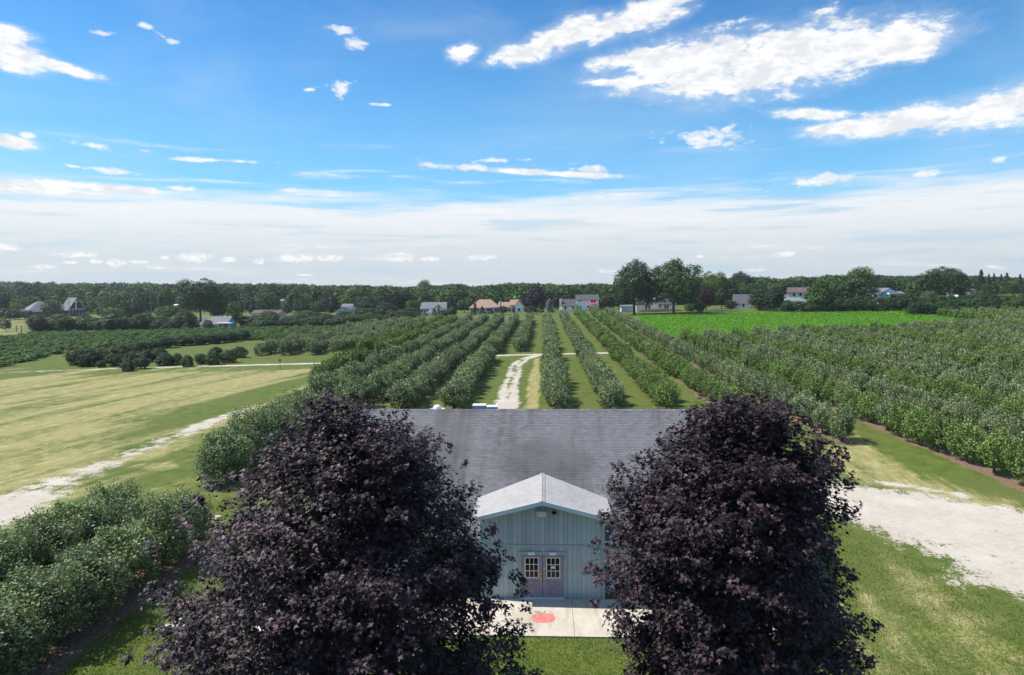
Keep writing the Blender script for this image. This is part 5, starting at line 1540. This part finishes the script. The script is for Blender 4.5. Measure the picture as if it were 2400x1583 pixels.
# white ranch under the giant trees
h = House('ranch_house', 'long white ranch house under the two giant trees with wide chimney', 1545, 290, 729)
h.block(1492, 1582, 713, 699.5, 9, 'hwhite', 'roofdark'); h.block(1459, 1490, 718, 715, 5, 'hpale', 'roofgrey', y0=2)
h.box('chimney', 1532, 1543, 698, 729, -.7, -.02, 'hwhite')
for (a, b_, c, d_) in ((1512.5, 1518, 715.5, 725.5), (1519.5, 1524.5, 715.5, 725.5), (1544.5, 1548.5, 715.5, 721), (1557, 1561, 715.5, 725), (1562.5, 1566.5, 715.5, 725)): h.window(a, b_, c, d_)
h.box('deck', 1500, 1575, 725.5, 727, -2.5, -.72, 'deck')
for i in range(16): h.box('baluster', 1500 + i * 5, 1500.6 + i * 5, 722, 725.4, -2.5, -2.35, 'hwhite')
h.box('deck_rail', 1500, 1576, 721.4, 722, -2.5, -2.35, 'hwhite')
h = House('dark_roofed_house', 'small white house with steep dark roof between dark trees', 1735, 300, 724, yaw=-.35)
h.block(1718, 1756, 711, 691, 9, 'hwhite', 'roofdark'); h.window(1740, 1744, 712.5, 720); h.window(1726, 1730, 712.5, 718)
h = House('brown_roofed_house', 'white two-storey house with brown roof behind the vivid green field', 1865, 272, 722, yaw=-.42)
h.block(1846, 1898, 686, 675, 8.0, 'hwhite', 'roofbrown', over=.3)
for (a, b_) in ((1858, 1863.5), (1872, 1877), (1886, 1891)): h.window(a, b_, 687, 695)
h.box('roof_vent', 1872, 1873.5, 677, 682, 2, 2.6, 'hwhite')
h.block(1838, 1845, 697, 691, 4, 'hwhite', 'roofbrown', y0=3)
h = House('blue_house', 'blue house with wide front gable and white awning at right', 2080, 300, 705)
h.block(2056, 2085, 689, 676, 9, 'hpale', 'roofgrey', y0=1.5); h.block(2061, 2107, 689.5, 676, 10, 'hblue', 'roofgrey', 'gable', over=.3)
h.box('awning', 2077, 2108, 687.5, 690, -2.5, -.02, 'hwhite'); h.window(2068, 2071, 690.5, 695); h.window(2084, 2100, 692, 700)
h.block(2106, 2126, 690, 684, 7, 'beige', 'roofgrey', y0=3)
for x in (2078, 2092, 2106): h.box('awning_post', x, x + .7, 690.1, 705, -2.4, -2.25, 'hwhite')
h = House('white_gabled_house', 'small white house with brown gable roof near the spruces', 2265, 325, 693)
h.block(2247, 2279, 686, 673, 9, 'hwhite', 'roofbrown', 'gable', over=.4); h.block(2278, 2289, 681, 676, 9, 'hwhite', 'roofbrown', y0=1)
h.window(2259, 2263, 679, 684); h.box('chimney', 2271, 2272.5, 670, 676, 4, 4.8, 'hwhite')
# garden shed and pump behind the berry field
h = House('garden_shed', 'small grey garden shed beside the tan-roofed house', 1142, 312, 741, cat='shed')
h.block(1136, 1147, 736, 731, 3, 'hpale', 'roofgrey', 'gable', over=.2)
h = House('garden_shed', 'white shed roof glimpsed left of the huge oak', 418, 400, 722, cat='shed')
h.block(408, 426, 715, 712, 5, 'hwhite', 'hwhite')
# utility poles
def pole(px, top, base, D, label, arm=12):
    a = pt(px, top, D); zb = tz(a.x, a.y); e = empty('utility_pole', (a.x, a.y, zb)); H = a.z - zb
    tag(e, label, 'utility pole', 'wooden utility poles among the trees')
    MB().tube((0, 0, -.3), (0, 0, H), .16, .10).build('post', M['pole'], e)
    w = arm * D / 1600 / 2
    MB().box(-w, w, -.06, .06, H * .84, H * .84 + .14).build('crossarm', M['pole'], e)
    for x in (-w * .9, -w * .4, w * .4, w * .9):
        MB().tube((x, 0, H * .84 + .14), (x, 0, H * .84 + .35), .05, .03).build('insulator', M['hwhite'], e)
M['pole'] = plain('weathered_pole', (.28, .26, .23), .8, .2, 3)
pole(353, 703, 735, 318, 'utility pole between the church and the huge oak', 13)
pole(573, 700, 735, 345, 'utility pole right of the huge oak', 12)
pole(773, 693, 712, 352, 'utility pole left of the pale blue gabled house', 10)
pole(161, 700, 745, 300, 'utility pole standing before the church gable', 8)
for px, lab in ((39, 'left one of two brown wooden gate posts at far left'), (50.5, 'right one of two brown wooden gate posts at far left')):
    a = gt(px, 779); e = MB().tube((0, 0, -.2), (0, 0, 2.7), .17, .15, 8).build('gate_post', M['deck'], None, loc=(a.x, a.y, tz(a.x, a.y)))
    tag(e, lab, 'post', 'wooden gate posts on the golden field')
a = gt(657, 866); e = empty('signpost', (a.x, a.y, tz(a.x, a.y))); tag(e, 'thin dark post standing at the edge of the dry field', 'post')
MB().tube((0, 0, -.2), (0, 0, 1.75), .05, .05).build('post', M['pole'], e); MB().box(-.16, .16, -.08, -.05, 1.35, 1.8).build('sign_plate', M['brownwood'], e)
a = gt(497, 1216); e = MB().box(-.45, .45, -.35, .35, 0.0, .06).build('stepping_stone', M['concrete'], None, loc=(a.x, a.y, 0))
tag(e, 'pale flat stone in the grass left of the left purple maple', 'stone')
a = pt(1676, 722, 268); e = empty('birdhouse', (a.x, a.y, tz(a.x, a.y))); tag(e, 'white birdhouse on a pole at the far edge of the vivid field', 'birdhouse')
MB().tube((0, 0, -.2), (0, 0, 1.5), .09, .09).build('post', M['hwhite'], e)
MB().box(-.5, .5, -.4, .4, 1.5, 2.0).build('box', M['hpale'], e); MB().prism([(-.6, 2.0), (.6, 2.0), (0, 2.35)], -.45, .45).build('roof', M['hwhite'], e)

# ------------------------------------------------------------------ air
hz, N = new_mat('air_haze')
vol = N.n('ShaderNodeVolumePrincipled', {'Color': (.80, .90, 1.0), 'Density': .00011, 'Anisotropy': .2})
N.n('ShaderNodeOutputMaterial', {'Volume': vol.outputs[0]})
HAZE = True
if HAZE:
    m = MB().box(-2100, 2100, -120, 2200, -8, 60)
    o = m.build('haze', hz); tag(o, 'pale summer haze over the land', 'haze', kind='stuff')
